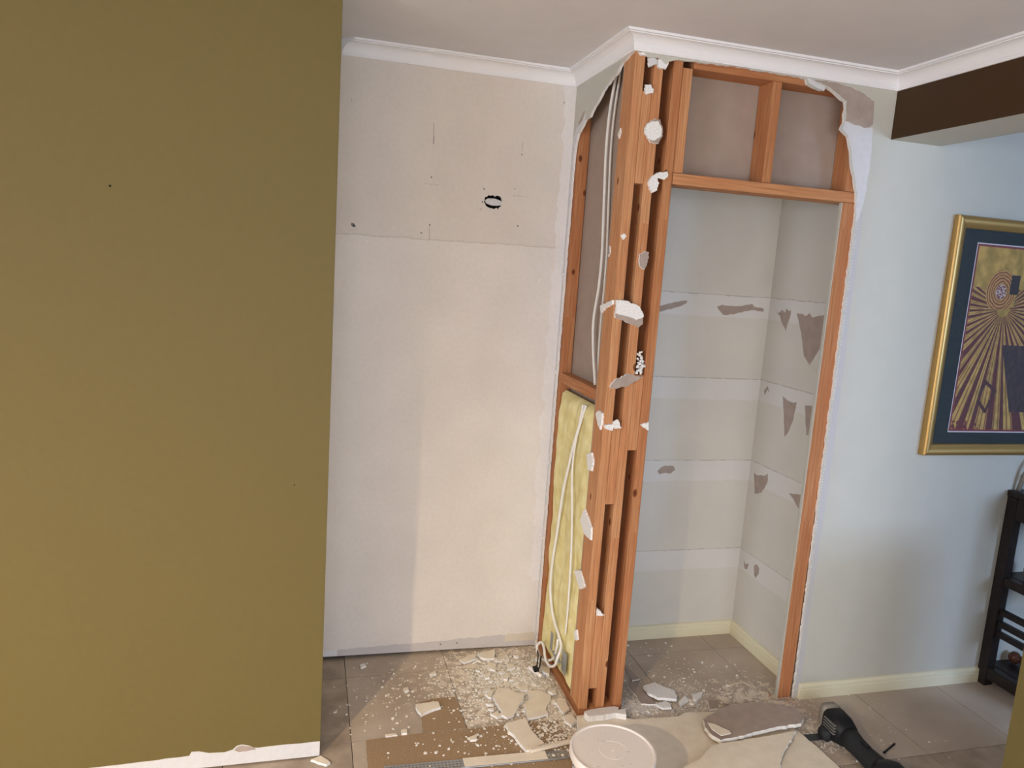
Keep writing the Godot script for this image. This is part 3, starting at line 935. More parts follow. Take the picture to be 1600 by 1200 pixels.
# ------------------------------------------------------------------ insulation, cables, bracket
func make_services():
	# the batt: a soft bulging slab
	var b := thing("insulation_batt", "yellow glass-wool insulation batt between the recess corner studs", "insulation", Vector3(0.05, 0.036, -0.303))
	var nx := 34
	var ny := 90
	var nz := noise(91, 5.0, 3)
	var st := SurfaceTool.new()
	st.begin(Mesh.PRIMITIVE_TRIANGLES)
	var w := 0.398
	var h := 1.118
	var P := func(i: int, j: int) -> Vector3:
		var u := float(i) / nx
		var v := float(j) / ny
		var e := minf(minf(u, 1.0 - u) * w, minf(v, 1.0 - v) * h)
		var round_ := sqrt(clampf(e / 0.03, 0, 1))
		var d := 0.026 * round_ + 0.012 * nz.get_noise_2d(u * w * 2.0, v * h * 0.7) * round_
		var wig := 0.006 * nz.get_noise_2d(9.0, v * h * 2.0)
		return Vector3(-0.016 - d, v * h, (u - 0.5) * w + wig * (1.0 - u))
	for i in nx:
		for j in ny:
			var a: Vector3 = P.call(i, j)
			var c: Vector3 = P.call(i + 1, j)
			var d: Vector3 = P.call(i + 1, j + 1)
			var e: Vector3 = P.call(i, j + 1)
			tri(st, a, c, d, Vector3(-1, 0, 0))
			tri(st, a, d, e, Vector3(-1, 0, 0))
	var front := fin(st, M.batt)
	var o := put("wool_face", front, b)
	o.set_meta("label", "fluffy yellow face of the batt")
	put("wool_body", box_mesh(Vector3(-0.018, 0.0, -0.194), Vector3(0.004, h - 0.004, 0.194), M.batt, 0.008), b)
	# cables
	var X := 0.034
	var c1 := []
	for q in [[-0.225, 2.40], [-0.232, 2.336], [-0.263, 2.217], [-0.269, 2.085], [-0.251, 1.926], [-0.223, 1.696], [-0.228, 1.58], [-0.252, 1.46], [-0.228, 1.344], [-0.190, 1.248], [-0.186, 1.226]]:
		c1.append(Vector3(X, q[1], q[0]))
	var k1 := put("power_cable", tube(c1, 0.0058, M.cable, 8))
	tag(k1, "white power cable hanging in the open upper bay beside the corner stud", "cable", "white cables in the side wall")
	var c1b := []
	for q in [[-0.215, 2.40], [-0.225, 2.336], [-0.249, 2.217], [-0.255, 2.085], [-0.238, 1.926], [-0.208, 1.696], [-0.206, 1.58], [-0.208, 1.46], [-0.205, 1.344], [-0.178, 1.226]]:
		c1b.append(Vector3(X + 0.012, q[1], q[0]))
	var k1b := put("power_cable", tube(c1b, 0.0042, M.cable, 8))
	tag(k1b, "thinner white cable close behind the upper power cable", "cable", "white cables in the side wall")
	var FX := -0.006
	var c2 := []
	for q in [[-0.182, 1.150], [-0.240, 0.998], [-0.284, 0.885], [-0.324, 0.769], [-0.353, 0.599], [-0.382, 0.451], [-0.380, 0.341], [-0.326, 0.255], [-0.245, 0.213], [-0.205, 0.183]]:
		c2.append(Vector3(FX, q[1], q[0]))
	c2[0].x = 0.004
	c2 += [Vector3(-0.024, 0.150, -0.185), Vector3(-0.026, 0.105, -0.205), Vector3(-0.030, 0.075, -0.255), Vector3(-0.028, 0.075, -0.315), Vector3(-0.022, 0.098, -0.360), Vector3(-0.02, 0.098, -0.40), Vector3(-0.03, 0.075, -0.42), Vector3(-0.036, 0.055, -0.40)]
	var k2 := put("power_cable", tube(c2, 0.0056, M.cable, 8))
	tag(k2, "long white cable over the batt that loops out onto the rubble", "cable", "white cables in the side wall")
	var c3 := []
	for q in [[-0.190, 1.150], [-0.207, 1.092], [-0.241, 0.973], [-0.245, 0.871], [-0.211, 0.729], [-0.190, 0.608], [-0.178, 0.48], [-0.172, 0.36], [-0.175, 0.25]]:
		c3.append(Vector3(FX + 0.002, q[1], q[0]))
	var k3 := put("power_cable", tube(c3, 0.0038, M.cable, 7))
	tag(k3, "thin white cable hanging straight down the batt by the corner stud", "cable", "white cables in the side wall")
	var c4 := [Vector3(-0.012, 0.20, -0.23), Vector3(-0.014, 0.145, -0.235), Vector3(-0.012, 0.095, -0.27), Vector3(-0.022, 0.060, -0.32), Vector3(-0.03, 0.050, -0.36)]
	var k4 := put("power_cable", tube(c4, 0.0052, M.cable, 8))
	tag(k4, "short white cable end crossing under the loop at the bracket", "cable", "white cables in the side wall")
	# bare wires and their connector
	var cn := thing("cable_connector", "white tube connector with black wires lying on the rubble", "connector", Vector3(-0.075, 0.020, -0.29))
	put("tube", tube([Vector3(-0.016, 0.012, -0.037), Vector3(0.0, 0.012, 0.0), Vector3(0.015, 0.011, 0.032)], 0.0075, M.plastic, 10), cn)
	put("wire", tube([Vector3(0.002, 0.014, 0.004), Vector3(0.012, 0.035, -0.02), Vector3(0.028, 0.048, -0.06), Vector3(0.038, 0.045, -0.105)], 0.0026, M.black, 6), cn)
	put("wire", tube([Vector3(0.004, 0.014, 0.010), Vector3(0.018, 0.03, -0.005), Vector3(0.035, 0.042, -0.045), Vector3(0.045, 0.04, -0.068)], 0.0030, M.black, 6), cn)
	put("terminal_block", box_mesh(Vector3(-0.008, 0.016, -0.016), Vector3(0.012, 0.030, 0.012), M.black, 0.002), cn)
	# folded metal bracket of a removed socket
	var br := thing("socket_bracket", "grey folded metal socket bracket at the foot of the batt", "bracket", Vector3(0.002, 0.10, -0.23))
	put("plate", box_mesh(Vector3(-0.012, 0.0, 0.052), Vector3(-0.009, 0.088, 0.100), M.steel, 0.001), br)
	put("flange", box_mesh(Vector3(-0.024, 0.03, -0.060), Vector3(-0.021, 0.105, -0.035), M.steel, 0.0008), br)
	put("flange", box_mesh(Vector3(-0.025, 0.028, -0.035), Vector3(-0.012, 0.034, 0.052), M.steel, 0.0008), br)

# ------------------------------------------------------------------ picture, shelf unit and what casts the low shade
func art_image() -> Image:
	var w := 330
	var h := 500
	var img := Image.create(w, h, false, Image.FORMAT_RGB8)
	var nz := noise(111, 0.02, 3)
	var fine := noise(112, 0.12, 2)
	var ochre := rgb(196, 156, 76)
	var maroon := rgb(98, 30, 34)
	var pale := rgb(206, 176, 104)
	# x 1.483 .. 1.943, y 1.116 .. 1.836
	var sun := Vector2(1.622, 1.668)
	for py in h:
		for px in w:
			var x := 1.483 + 0.46 * (px + 0.5) / w
			var y := 1.836 - 0.72 * (py + 0.5) / h
			var c := ochre.lerp(rgb(150, 122, 50), clampf(0.5 + nz.get_noise_2d(px, py), 0, 1))
			var hub := Vector2(1.648, 1.60)
			var d := Vector2(x, y) - hub
			if d.length() > 0.03 and y < 1.68 and not (y > 1.61 and absf(d.x) < 0.05):
				var ang := atan2(d.x, -d.y) / PI * 180.0
				var wv := sin(ang * 0.72 + 2.2 * nz.get_noise_2d(ang * 3.0, 2.0))
				var wv2 := sin(ang * 2.3 + 1.0)
				if wv > 0.25:
					c = maroon.lerp(rgb(60, 28, 30), clampf(fine.get_noise_2d(px, py) + 0.3, 0, 1))
				elif wv2 > 0.55:
					c = c.lerp(rgb(120, 62, 40), 0.75)
				else:
					c = c.lerp(pale, 0.45 * clampf(0.6 + nz.get_noise_2d(px * 2.0, py * 2.0), 0, 1))
			var s := Vector2(x, y) - sun
			s.x *= 1.15
			var r := s.length()
			if r < 0.085 and y > 1.60:
				var ringv := sin(r * 520.0 + 2.0 * nz.get_noise_2d(px * 2.0, py * 2.0))
				c = ochre.lerp(maroon, 0.75 if ringv > 0.2 else 0.12)
				if r < 0.03:
					c = rgb(196, 186, 176).lerp(maroon, clampf(0.4 + fine.get_noise_2d(px, py) * 1.4, 0, 0.8))
			if x > 1.664 and x < 1.708 and y > 1.66 and y < 1.735:
				c = rgb(38, 28, 28)
			# the long dark robe
			var lx := 1.672 + (1.46 - y) * 0.34
			if y < 1.46 and y > 1.19 and x > lx and x < 1.86 + (1.46 - y) * 0.1:
				c = rgb(46, 30, 34).lerp(rgb(76, 50, 50), clampf(0.3 + fine.get_noise_2d(px * 0.5, py * 0.2), 0, 1))
			# a small dark angular figure low down
			for seg in [[1.62, 1.31, 1.675, 1.275], [1.675, 1.275, 1.64, 1.19], [1.62, 1.31, 1.60, 1.26], [1.60, 1.23, 1.64, 1.19]]:
				var q := Geometry2D.get_closest_point_to_segment(Vector2(x, y), Vector2(seg[0], seg[1]), Vector2(seg[2], seg[3]))
				if q.distance_to(Vector2(x, y)) < 0.007:
					c = rgb(70, 28, 34)
			if y < 1.15 and x < 1.62 and nz.get_noise_2d(px * 3.0, py * 3.0) > 0.05:
				c = maroon
			img.set_pixel(px, py, c)
	return img

func make_next_room():
	# framed picture
	var x0 := 1.352
	var x1 := 2.074
	var y0 := 1.012
	var y1 := 1.942
	var pic := thing("framed_picture", "gilt-framed abstract picture with radiating rays on the right wall", "picture", Vector3(x0, y0, 0.0))
	var W := x1 - x0
	var HH := y1 - y0
	var prof := [Vector2(0.0, 0.001), Vector2(0.0, 0.022), Vector2(0.006, 0.029), Vector2(0.018, 0.031), Vector2(0.030, 0.027), Vector2(0.038, 0.020), Vector2(0.044, 0.018), Vector2(0.046, 0.012), Vector2(0.046, 0.001)]
	var cs := [Vector2(0, 0), Vector2(W, 0), Vector2(W, HH), Vector2(0, HH)]
	var inn := [Vector2(1, 1), Vector2(-1, 1), Vector2(-1, -1), Vector2(1, -1)]
	for k in 4:
		var st := SurfaceTool.new()
		st.begin(Mesh.PRIMITIVE_TRIANGLES)
		var k2 := (k + 1) % 4
		for i in prof.size() - 1:
			var p: Vector2 = prof[i]
			var q: Vector2 = prof[i + 1]
			var a: Vector2 = cs[k] + inn[k] * p.x
			var b: Vector2 = cs[k2] + inn[k2] * p.x
			var c: Vector2 = cs[k2] + inn[k2] * q.x
			var d: Vector2 = cs[k] + inn[k] * q.x
			var inw: Vector2 = (inn[k] + inn[k2]) / 2.0
			var n2 := Vector2(-(q.y - p.y), q.x - p.x)
			quad(st, v3(a, p.y), v3(b, p.y), v3(c, q.y), v3(d, q.y), Vector3(inw.x * n2.x, inw.y * n2.x, n2.y))
		put("frame_rail", fin(st, M.gold), pic)
	var backing := box_mesh(Vector3(0.01, 0.01, 0.001), Vector3(W - 0.01, HH - 0.01, 0.006), M.hole, 0.001)
	put("backing", backing, pic)
	# the mat board: four strips around the opening
	var ox0 := 1.470 - x0
	var ox1 := 1.956 - x0
	var oy0 := 1.104 - y0
	var oy1 := 1.848 - y0
	var mm := mat(rgb(12, 27, 32), 0.85)
	var ms := st_new()
	for r in [[0.04, ox0, 0.04, HH - 0.04], [ox1, W - 0.04, 0.04, HH - 0.04], [ox0, ox1, 0.04, oy0], [ox0, ox1, oy1, HH - 0.04]]:
		cbox(ms, Vector3(r[0], r[2], 0.0065), Vector3(r[1], r[3], 0.0105), 0.0004)
	put("mat_board", fin(ms, mm), pic)
	var bev := st_new()
	for r in [[ox0, ox0 + 0.004, oy0, oy1], [ox1 - 0.004, ox1, oy0, oy1], [ox0 + 0.004, ox1 - 0.004, oy0, oy0 + 0.004], [ox0 + 0.004, ox1 - 0.004, oy1 - 0.004, oy1]]:
		cbox(bev, Vector3(r[0], r[2], 0.0065), Vector3(r[1], r[3], 0.0095), 0.0004)
	put("white_bevel", fin(bev, mat(rgb(226, 222, 226), 0.7)), pic)
	put("inner_mat", box_mesh(Vector3(ox0 + 0.004, oy0 + 0.004, 0.0063), Vector3(ox1 - 0.004, oy1 - 0.004, 0.0078), mat(rgb(122, 46, 54), 0.8), 0.0003), pic)
	var am := mat(Color.WHITE, 0.6)
	paint(am, art_image())
	var art := put("print", plate(vec2s([1.483 - x0, 1.116 - y0, 1.943 - x0, 1.116 - y0, 1.943 - x0, 1.836 - y0, 1.483 - x0, 1.836 - y0]), 0.0006, am, am, am, Rect2(1.483 - x0, 1.116 - y0, 0.46, 0.72)), pic)
	art.position = Vector3(0, 0, 0.0086)
	put("glass", box_mesh(Vector3(0.038, 0.038, 0.0125), Vector3(W - 0.038, HH - 0.038, 0.0145), M.glass, 0.0003), pic)
	# dark open shelf unit seen from its left end
	var cx0 := 1.84
	var cx1 := 2.66
	var cz := 0.34
	var sh := thing("shelf_unit", "dark stained open wooden shelf unit with slatted ends below the picture", "shelf", Vector3(cx0, 0, 0.002))
	for x in [0.0, cx1 - cx0 - 0.045]:
		for z in [0.0, cz - 0.045]:
			put("leg", box_mesh(Vector3(x, 0, z), Vector3(x + 0.045, 0.835, z + 0.045), M.dark_wood, 0.003), sh)
		put("apron", box_mesh(Vector3(x + 0.004, 0.742, 0.0452), Vector3(x + 0.041, 0.835, cz - 0.0452), M.dark_wood, 0.002, 2), sh)
		put("end_rail", box_mesh(Vector3(x + 0.004, 0.455, 0.0452), Vector3(x + 0.041, 0.492, cz - 0.0452), M.dark_wood, 0.002, 2), sh)
		for y in [0.325, 0.273, 0.228]:
			put("slat", box_mesh(Vector3(x + 0.012, y, 0.0452), Vector3(x + 0.034, y + 0.025, cz - 0.0452), M.dark_wood, 0.002, 2), sh)
		put("end_rail", box_mesh(Vector3(x + 0.004, 0.034, 0.0452), Vector3(x + 0.041, 0.086, cz - 0.0452), M.dark_wood, 0.002, 2), sh)
	put("top_board", box_mesh(Vector3(-0.004, 0.8355, -0.001), Vector3(cx1 - cx0 + 0.004, 0.860, cz + 0.006), M.dark_wood, 0.003, 0), sh)
	put("shelf_board", box_mesh(Vector3(0.0455, 0.468, 0.001), Vector3(cx1 - cx0 - 0.0455, 0.492, cz - 0.004), M.dark_wood, 0.002, 0), sh)
	put("shelf_board", box_mesh(Vector3(0.0455, 0.0665, 0.001), Vector3(cx1 - cx0 - 0.0455, 0.086, cz - 0.004), M.dark_wood, 0.002, 0), sh)
	put("apron", box_mesh(Vector3(0.0455, 0.742, cz - 0.034), Vector3(cx1 - cx0 - 0.0455, 0.835, cz - 0.006), M.dark_wood, 0.002, 0), sh)
	# turned wooden piece lying on the lowest shelf
	var turned := put("turned_spindle", lathe([Vector2(0, 0), Vector2(0.012, 0.002), Vector2(0.023, 0.012), Vector2(0.026, 0.024), Vector2(0.022, 0.037), Vector2(0.012, 0.044), Vector2(0.018, 0.050), Vector2(0.024, 0.062), Vector2(0.024, 0.072), Vector2(0.014, 0.084), Vector2(0.019, 0.090), Vector2(0.020, 0.22), Vector2(0.014, 0.226), Vector2(0.024, 0.24), Vector2(0.022, 0.26), Vector2(0, 0.268)], mat(rgb(84, 50, 36), 0.35), 24, true))
	turned.transform = Transform3D(Basis(Vector3.UP, 0.36) * Basis(Vector3.RIGHT, PI / 2), Vector3(1.985, 0.1145, 0.016))
	tag(turned, "dark turned wooden spindle lying on the lowest shelf", "spindle")
	# pale driftwood-like loop standing on top of the unit
	var orn := thing("twig_ornament", "pale grey bent twig ornament standing on top of the shelf unit", "ornament", Vector3(1.874, 0.861, 0.018))
	var bark := mat(rgb(158, 148, 132), 0.85)
	mottle(bark, 120, 0.05, rgb(150, 150, 150), rgb(255, 255, 255))
	put("twig", tube([Vector3(0, 0, 0), Vector3(0.004, 0.04, 0.004), Vector3(0.012, 0.08, 0.01), Vector3(0.035, 0.12, 0.02), Vector3(0.07, 0.135, 0.03), Vector3(0.12, 0.12, 0.035), Vector3(0.15, 0.06, 0.03), Vector3(0.16, 0, 0.03)], 0.007, bark, 8, Vector2(1.3, 0.9)), orn)
	put("twig", tube([Vector3(0.006, 0.04, 0.004), Vector3(0.025, 0.058, 0.018), Vector3(0.06, 0.08, 0.03), Vector3(0.09, 0.128, 0.033)], 0.006, bark, 8), orn)
	put("twig", tube([Vector3(0.05, 0.0, 0.05), Vector3(0.055, 0.05, 0.04), Vector3(0.06, 0.08, 0.03), Vector3(0.05, 0.128, 0.025)], 0.006, bark, 8), orn)
	# small dull red pot on the middle shelf
	var pot := put("small_pot", lathe([Vector2(0, 0), Vector2(0.020, 0), Vector2(0.030, 0.018), Vector2(0.032, 0.04), Vector2(0.022, 0.056), Vector2(0.024, 0.062), Vector2(0.019, 0.060), Vector2(0.016, 0.02), Vector2(0, 0.015)], mat(rgb(120, 78, 80), 0.5), 28, true))
	pot.position = Vector3(1.945, 0.4945, 0.085)
	tag(pot, "small dull red pot on the middle shelf", "pot")
	# sideboard behind the nib wall: its shade falls low on the picture wall
	var ch := thing("sideboard", "low wooden sideboard standing behind the olive nib wall", "sideboard", Vector3(1.51, 0, 0.95))
	put("body", box_mesh(Vector3(-0.20, 0.08, -0.28), Vector3(0.20, 0.75, 0.28), M.dark_wood, 0.004), ch)
	put("top_board", box_mesh(Vector3(-0.21, 0.7505, -0.29), Vector3(0.22, 0.78, 0.29), M.dark_wood, 0.006), ch)
	for sz in [-0.15, 0.15]:
		var dr := put("door", box_mesh(Vector3(0.2005, 0.11, sz - 0.13), Vector3(0.216, 0.73, sz + 0.13), M.dark_wood, 0.003), ch)
		put("knob", lathe([Vector2(0, 0.0), Vector2(0.006, 0.0), Vector2(0.006, 0.01), Vector2(0.011, 0.016), Vector2(0.0, 0.022)], M.steel, 16, true), dr).transform = Transform3D(Basis(Vector3(0, 0, 1), -PI / 2), Vector3(0.216, 0.5, sz * 0.3))
	for sx in [-1, 1]:
		for sz in [-1, 1]:
			put("foot", box_mesh(Vector3(sx * 0.17 - 0.02, 0, sz * 0.25 - 0.02), Vector3(sx * 0.17 + 0.02, 0.0795, sz * 0.25 + 0.02), M.dark_wood, 0.003), ch)

# ------------------------------------------------------------------ larger things on the floor
func flake(a: Array, y: float, t: float, face: Material, label: String, category := "plaster piece", called := "plaster_piece", tilt := Vector3.ZERO, group := "plaster pieces on the floor", jag := 0.0018, edge: Material = null, shrink := 0.0015) -> MeshInstance3D:
	var p := PackedVector2Array()
	for i in range(0, a.size(), 2):
		p.append(Vector2(a[i], -a[i + 1]))
	var r := centred(jagged(p, 0.012, jag))
	var o := put(called, plate(r[0], t, face, edge if edge else M.gypsum, M.board_back, Rect2(0, 0, 1, 1), shrink))
	var c: Vector2 = r[1]
	o.transform = on_floor(Vector3(c.x, y + t, -c.y))
	if tilt != Vector3.ZERO:
		o.transform = Transform3D(Basis.from_euler(tilt), o.position) * Transform3D(o.transform.basis, Vector3.ZERO)
	tag(o, label, category, group)
	return o

func make_floor_things():
	var G := "large boards on the floor"
	flake([-0.765, -0.003, -0.60, -0.010, -0.41, -0.008, -0.22, -0.014, -0.075, -0.010, -0.07, 0.13, -0.10, 0.33, -0.775, 0.33], 0.0003, 0.0032, M.brown_sheet, "large flat brown paper-faced sheet in front of the recess", "sheet", "brown_sheet", Vector3.ZERO, G, 0.001, M.brown_sheet, 0.0)
	flake([-0.556, -0.195, -0.50, -0.212, -0.416, -0.212, -0.413, -0.018, -0.566, -0.018], 0.0003, 0.003, M.brown_sheet, "small brown rectangular sheet in the recess beneath the lone plaster piece", "sheet", "brown_sheet", Vector3.ZERO, G, 0.0012, M.brown_sheet, 0.0)
	var s1 := flake([0.001, -0.004, 0.047, -0.006, 0.129, -0.002, 0.200, 0.052, 0.290, 0.056, 0.381, 0.062, 0.422, 0.043, 0.522, 0.054, 0.640, 0.066, 0.739, 0.126, 0.790, 0.215, 0.800, 0.321, 0.805, 0.415, 0.796, 0.541, 0.415, 0.589, 0.029, 0.60, -0.12, 0.42, -0.06, 0.2], 0.006, 0.010, M.painted_face, "large cream-painted plasterboard sheet lying face up before the closet", "plasterboard", "plasterboard_sheet", Vector3.ZERO, G, 0.001)
	s1.set_meta("group", G)
	flake([0.334, 0.318, 0.355, 0.30, 0.390, 0.276, 0.428, 0.261, 0.586, 0.255, 0.757, 0.247, 0.670, 0.316, 0.600, 0.378, 0.500, 0.520, 0.189, 0.480, 0.230, 0.360], 0.022, 0.010, M.painted_face, "smaller cream plasterboard piece with a cracked edge on the large sheet", "plasterboard", "plasterboard_sheet", Vector3(0.03, 0, 0.01), G, 0.003)
	flake([0.442, 0.134, 0.466, 0.118, 0.551, 0.084, 0.637, 0.073, 0.718, 0.077, 0.764, 0.097, 0.830, 0.137, 0.828, 0.192, 0.798, 0.219, 0.706, 0.221, 0.603, 0.232, 0.518, 0.244, 0.447, 0.250, 0.431, 0.222, 0.427, 0.174], 0.033, 0.014, M.paper, "brown torn back of a plasterboard piece with a white broken edge", "plasterboard", "plasterboard_sheet", Vector3(0.05, 0, 0.02), G, 0.003)
	flake([0.440, 0.168, 0.462, 0.180, 0.496, 0.222, 0.494, 0.236, 0.452, 0.240, 0.438, 0.205], 0.0505, 0.002, M.painted_face, "cream paper flap on the near left corner of the brown torn board", "plaster piece", "plaster_piece", Vector3(0.05, 0, 0.02), "plaster pieces on the floor", 0.001)
	# metal corner bead with plaster on it
	var bd := thing("corner_bead", "long perforated metal corner bead caked with cream plaster at the front edge", "corner bead", Vector3(-0.41, 0.004, 0.18))
	bd.rotation.y = -0.03
	put("plaster_skin", box_mesh(Vector3(-0.05, 0.001, -0.026), Vector3(0.235, 0.006, 0.018), M.painted_face, 0.001, 0), bd)
	var ms := st_new()
	# wings are a lattice so that the punched holes are real
	for rng_ in [[-0.31, -0.05], [0.235, 0.31]]:
		var x: float = rng_[0]
		for z in [-0.026, -0.014, -0.002, 0.010]:
			cbox(ms, Vector3(rng_[0], 0.001, z), Vector3(rng_[1], 0.0022, z + 0.007), 0.0003)
		while x < rng_[1]:
			cbox(ms, Vector3(x, 0.0008, -0.026), Vector3(x + 0.006, 0.0020, 0.017), 0.0003)
			x += 0.012
	put("perforated_wing", fin(ms, M.steel), bd)
	put("nose", tube([Vector3(-0.31, 0.003, 0.019), Vector3(0.0, 0.003, 0.0195), Vector3(0.31, 0.003, 0.019)], 0.003, M.steel, 8), bd)
	# thin batten poking out from behind the bucket
	var bt := box_part("wood_batten", Vector3(-0.10, 0.0, -0.007), Vector3(0.10, 0.012, 0.007), mat(rgb(226, 214, 196), 0.7), null, 0.0015, 0)
	bt.transform = Transform3D(Basis(Vector3.UP, 0.17), Vector3(-0.13, 0.012, 0.148))
	tag(bt, "thin cream batten between the bucket and the rectangular plaster piece", "batten")
	# bucket
	var bk := thing("plaster_bucket", "white plastic plaster bucket with its lid on, in front of the studs", "bucket", Vector3(-0.061, 0.016, 0.448))
	put("body", lathe([Vector2(0, 0.0), Vector2(0.108, 0.0), Vector2(0.112, 0.004), Vector2(0.121, 0.150), Vector2(0.126, 0.152), Vector2(0.126, 0.158), Vector2(0.121, 0.159), Vector2(0.122, 0.176), Vector2(0.0, 0.1765)], M.plastic, 64), bk)
	var lid := put("lid", lathe([Vector2(0.124, 0.158), Vector2(0.131, 0.160), Vector2(0.1325, 0.164), Vector2(0.1325, 0.181), Vector2(0.131, 0.1845), Vector2(0.127, 0.1855), Vector2(0.1235, 0.1845), Vector2(0.1215, 0.1815), Vector2(0.0445, 0.1812), Vector2(0.0440, 0.1804), Vector2(0.0425, 0.1804), Vector2(0.0420, 0.1812), Vector2(0.0, 0.1812)], M.plastic, 72), bk)
	put("moulding_mark", lathe([Vector2(0.0, 0.1812), Vector2(0.0025, 0.1812), Vector2(0.002, 0.1828), Vector2(0, 0.183)], M.plastic, 12), lid)
	var rt := put("handle", tube([Vector3(0.127, 0.15, 0), Vector3(0.118, 0.10, 0.062), Vector3(0.085, 0.07, 0.10), Vector3(0, 0.06, 0.128), Vector3(-0.085, 0.07, 0.10), Vector3(-0.118, 0.10, 0.062), Vector3(-0.127, 0.15, 0)], 0.0025, M.steel, 7), bk)
	rt.set_meta("label", "steel wire handle")
	var spots := st_new()
	for i in 26:
		var a := rng.randf() * TAU
		var r := rng.randf_range(0.03, 0.115)
		var s := rng.randf_range(0.0008, 0.0022)
		cbox(spots, Vector3(cos(a) * r - s, 0.1808, sin(a) * r - s), Vector3(cos(a) * r + s, 0.1822, sin(a) * r + s), 0.0004)
	var sp := put("plaster_specks", fin(spots, mat(rgb(196, 186, 174), 0.9)), lid)
	sp.set_meta("kind", "stuff")
	make_tool()
	var nail := put("steel_nail", tube([Vector3(-0.041, 0.004, 0.019), Vector3(0, 0.004, 0), Vector3(0.041, 0.004, -0.019)], 0.0035, M.black, 8))
	nail.position = Vector3(1.081, 0.0, 0.349)
	tag(nail, "dark steel nail lying on the tiles right of the power tool", "nail")

func loft(rings: Array, m: Material, n := 20) -> ArrayMesh:
	# rings: [centre, half width (x), half height (y), squareness], lofted along z
	var st := SurfaceTool.new()
	st.begin(Mesh.PRIMITIVE_TRIANGLES)
	var prev := []
	for i in rings.size():
		var r: Array = rings[i]
		var ring := []
		for j in n:
			var a := TAU * j / n
			var e: float = 2.0 / r[3]
			ring.append(r[0] + Vector3(signf(cos(a)) * pow(absf(cos(a)), e) * r[1], signf(sin(a)) * pow(absf(sin(a)), e) * r[2], 0))
		if i > 0:
			for j in n:
				var k := (j + 1) % n
				var out: Vector3 = (ring[j] + ring[k]) / 2.0 - r[0]
				tri(st, prev[j], prev[k], ring[k], out)
				tri(st, prev[j], ring[k], ring[j], out)
		if i == 0 or i == rings.size() - 1:
			for j in range(1, n - 1):
				tri(st, ring[0], ring[j], ring[j + 1], Vector3(0, 0, -1 if i == 0 else 1))
		prev = ring
	return fin(st, m)

func make_tool():
	# cordless oscillating cutter lying on its side, head away from the viewer, blade to the left
	var t := thing("oscillating_tool", "black cordless oscillating cutter lying on the tiles by the closet wall", "power tool", Vector3(0.915, 0.0, 0.392))
	t.rotation.y = -0.06
	t.scale = Vector3.ONE * 1.22
	var y := 0.036
	put("grip", loft([[Vector3(0.0, y + 0.004, -0.055), 0.030, 0.030, 2.6], [Vector3(0.0, y + 0.002, -0.02), 0.026, 0.027, 2.4], [Vector3(0.0, y, 0.02), 0.025, 0.026, 2.3], [Vector3(0.0, y, 0.07), 0.028, 0.029, 2.4], [Vector3(0.0, y, 0.085), 0.030, 0.031, 2.5]], M.rubber), t)
	put("battery_housing", loft([[Vector3(0, y, 0.0852), 0.034, 0.034, 3.0], [Vector3(0.0, y + 0.004, 0.11), 0.043, 0.040, 3.2], [Vector3(0.0, y + 0.004, 0.20), 0.043, 0.040, 3.4], [Vector3(0.0, y, 0.215), 0.032, 0.03, 3.0]], M.black), t)
	var head := put("gear_head", loft([[Vector3(-0.004, y + 0.010, -0.135), 0.032, 0.037, 4.0], [Vector3(-0.004, y + 0.010, -0.125), 0.036, 0.041, 4.0], [Vector3(-0.003, y + 0.008, -0.085), 0.036, 0.040, 3.6], [Vector3(0, y + 0.004, -0.0552), 0.031, 0.032, 2.6]], M.black), t)
	put("metal_cap", loft([[Vector3(-0.004, y + 0.014, -0.164), 0.020, 0.030, 4.5], [Vector3(-0.004, y + 0.015, -0.158), 0.028, 0.038, 4.5], [Vector3(-0.004, y + 0.014, -0.1352), 0.031, 0.041, 4.0]], mat(rgb(150, 142, 130), 0.5, 0.2)), t)
	for k in 4:
		put("vent_slot", box_mesh(Vector3(-0.0425, y + 0.030 - k * 0.009, -0.122), Vector3(-0.034, y + 0.0335 - k * 0.009, -0.070), mat(rgb(128, 126, 120), 0.5, 0.3), 0.0008), head)
	put("blade_collar", loft([[Vector3(-0.045, y - 0.012, -0.118), 0.014, 0.018, 2.0], [Vector3(-0.045, y - 0.012, -0.086), 0.014, 0.018, 2.0]], M.rubber), t)
	var bl := put("blade", box_mesh(Vector3(-0.105, 0.012, -0.117), Vector3(-0.055, 0.015, -0.088), mat(rgb(70, 74, 78), 0.4, 0.7), 0.001), t)
	bl.set_meta("label", "dark steel plunge blade")
	put("switch", box_mesh(Vector3(-0.008, y + 0.027, 0.0), Vector3(0.008, y + 0.032, 0.03), M.black, 0.002), t)

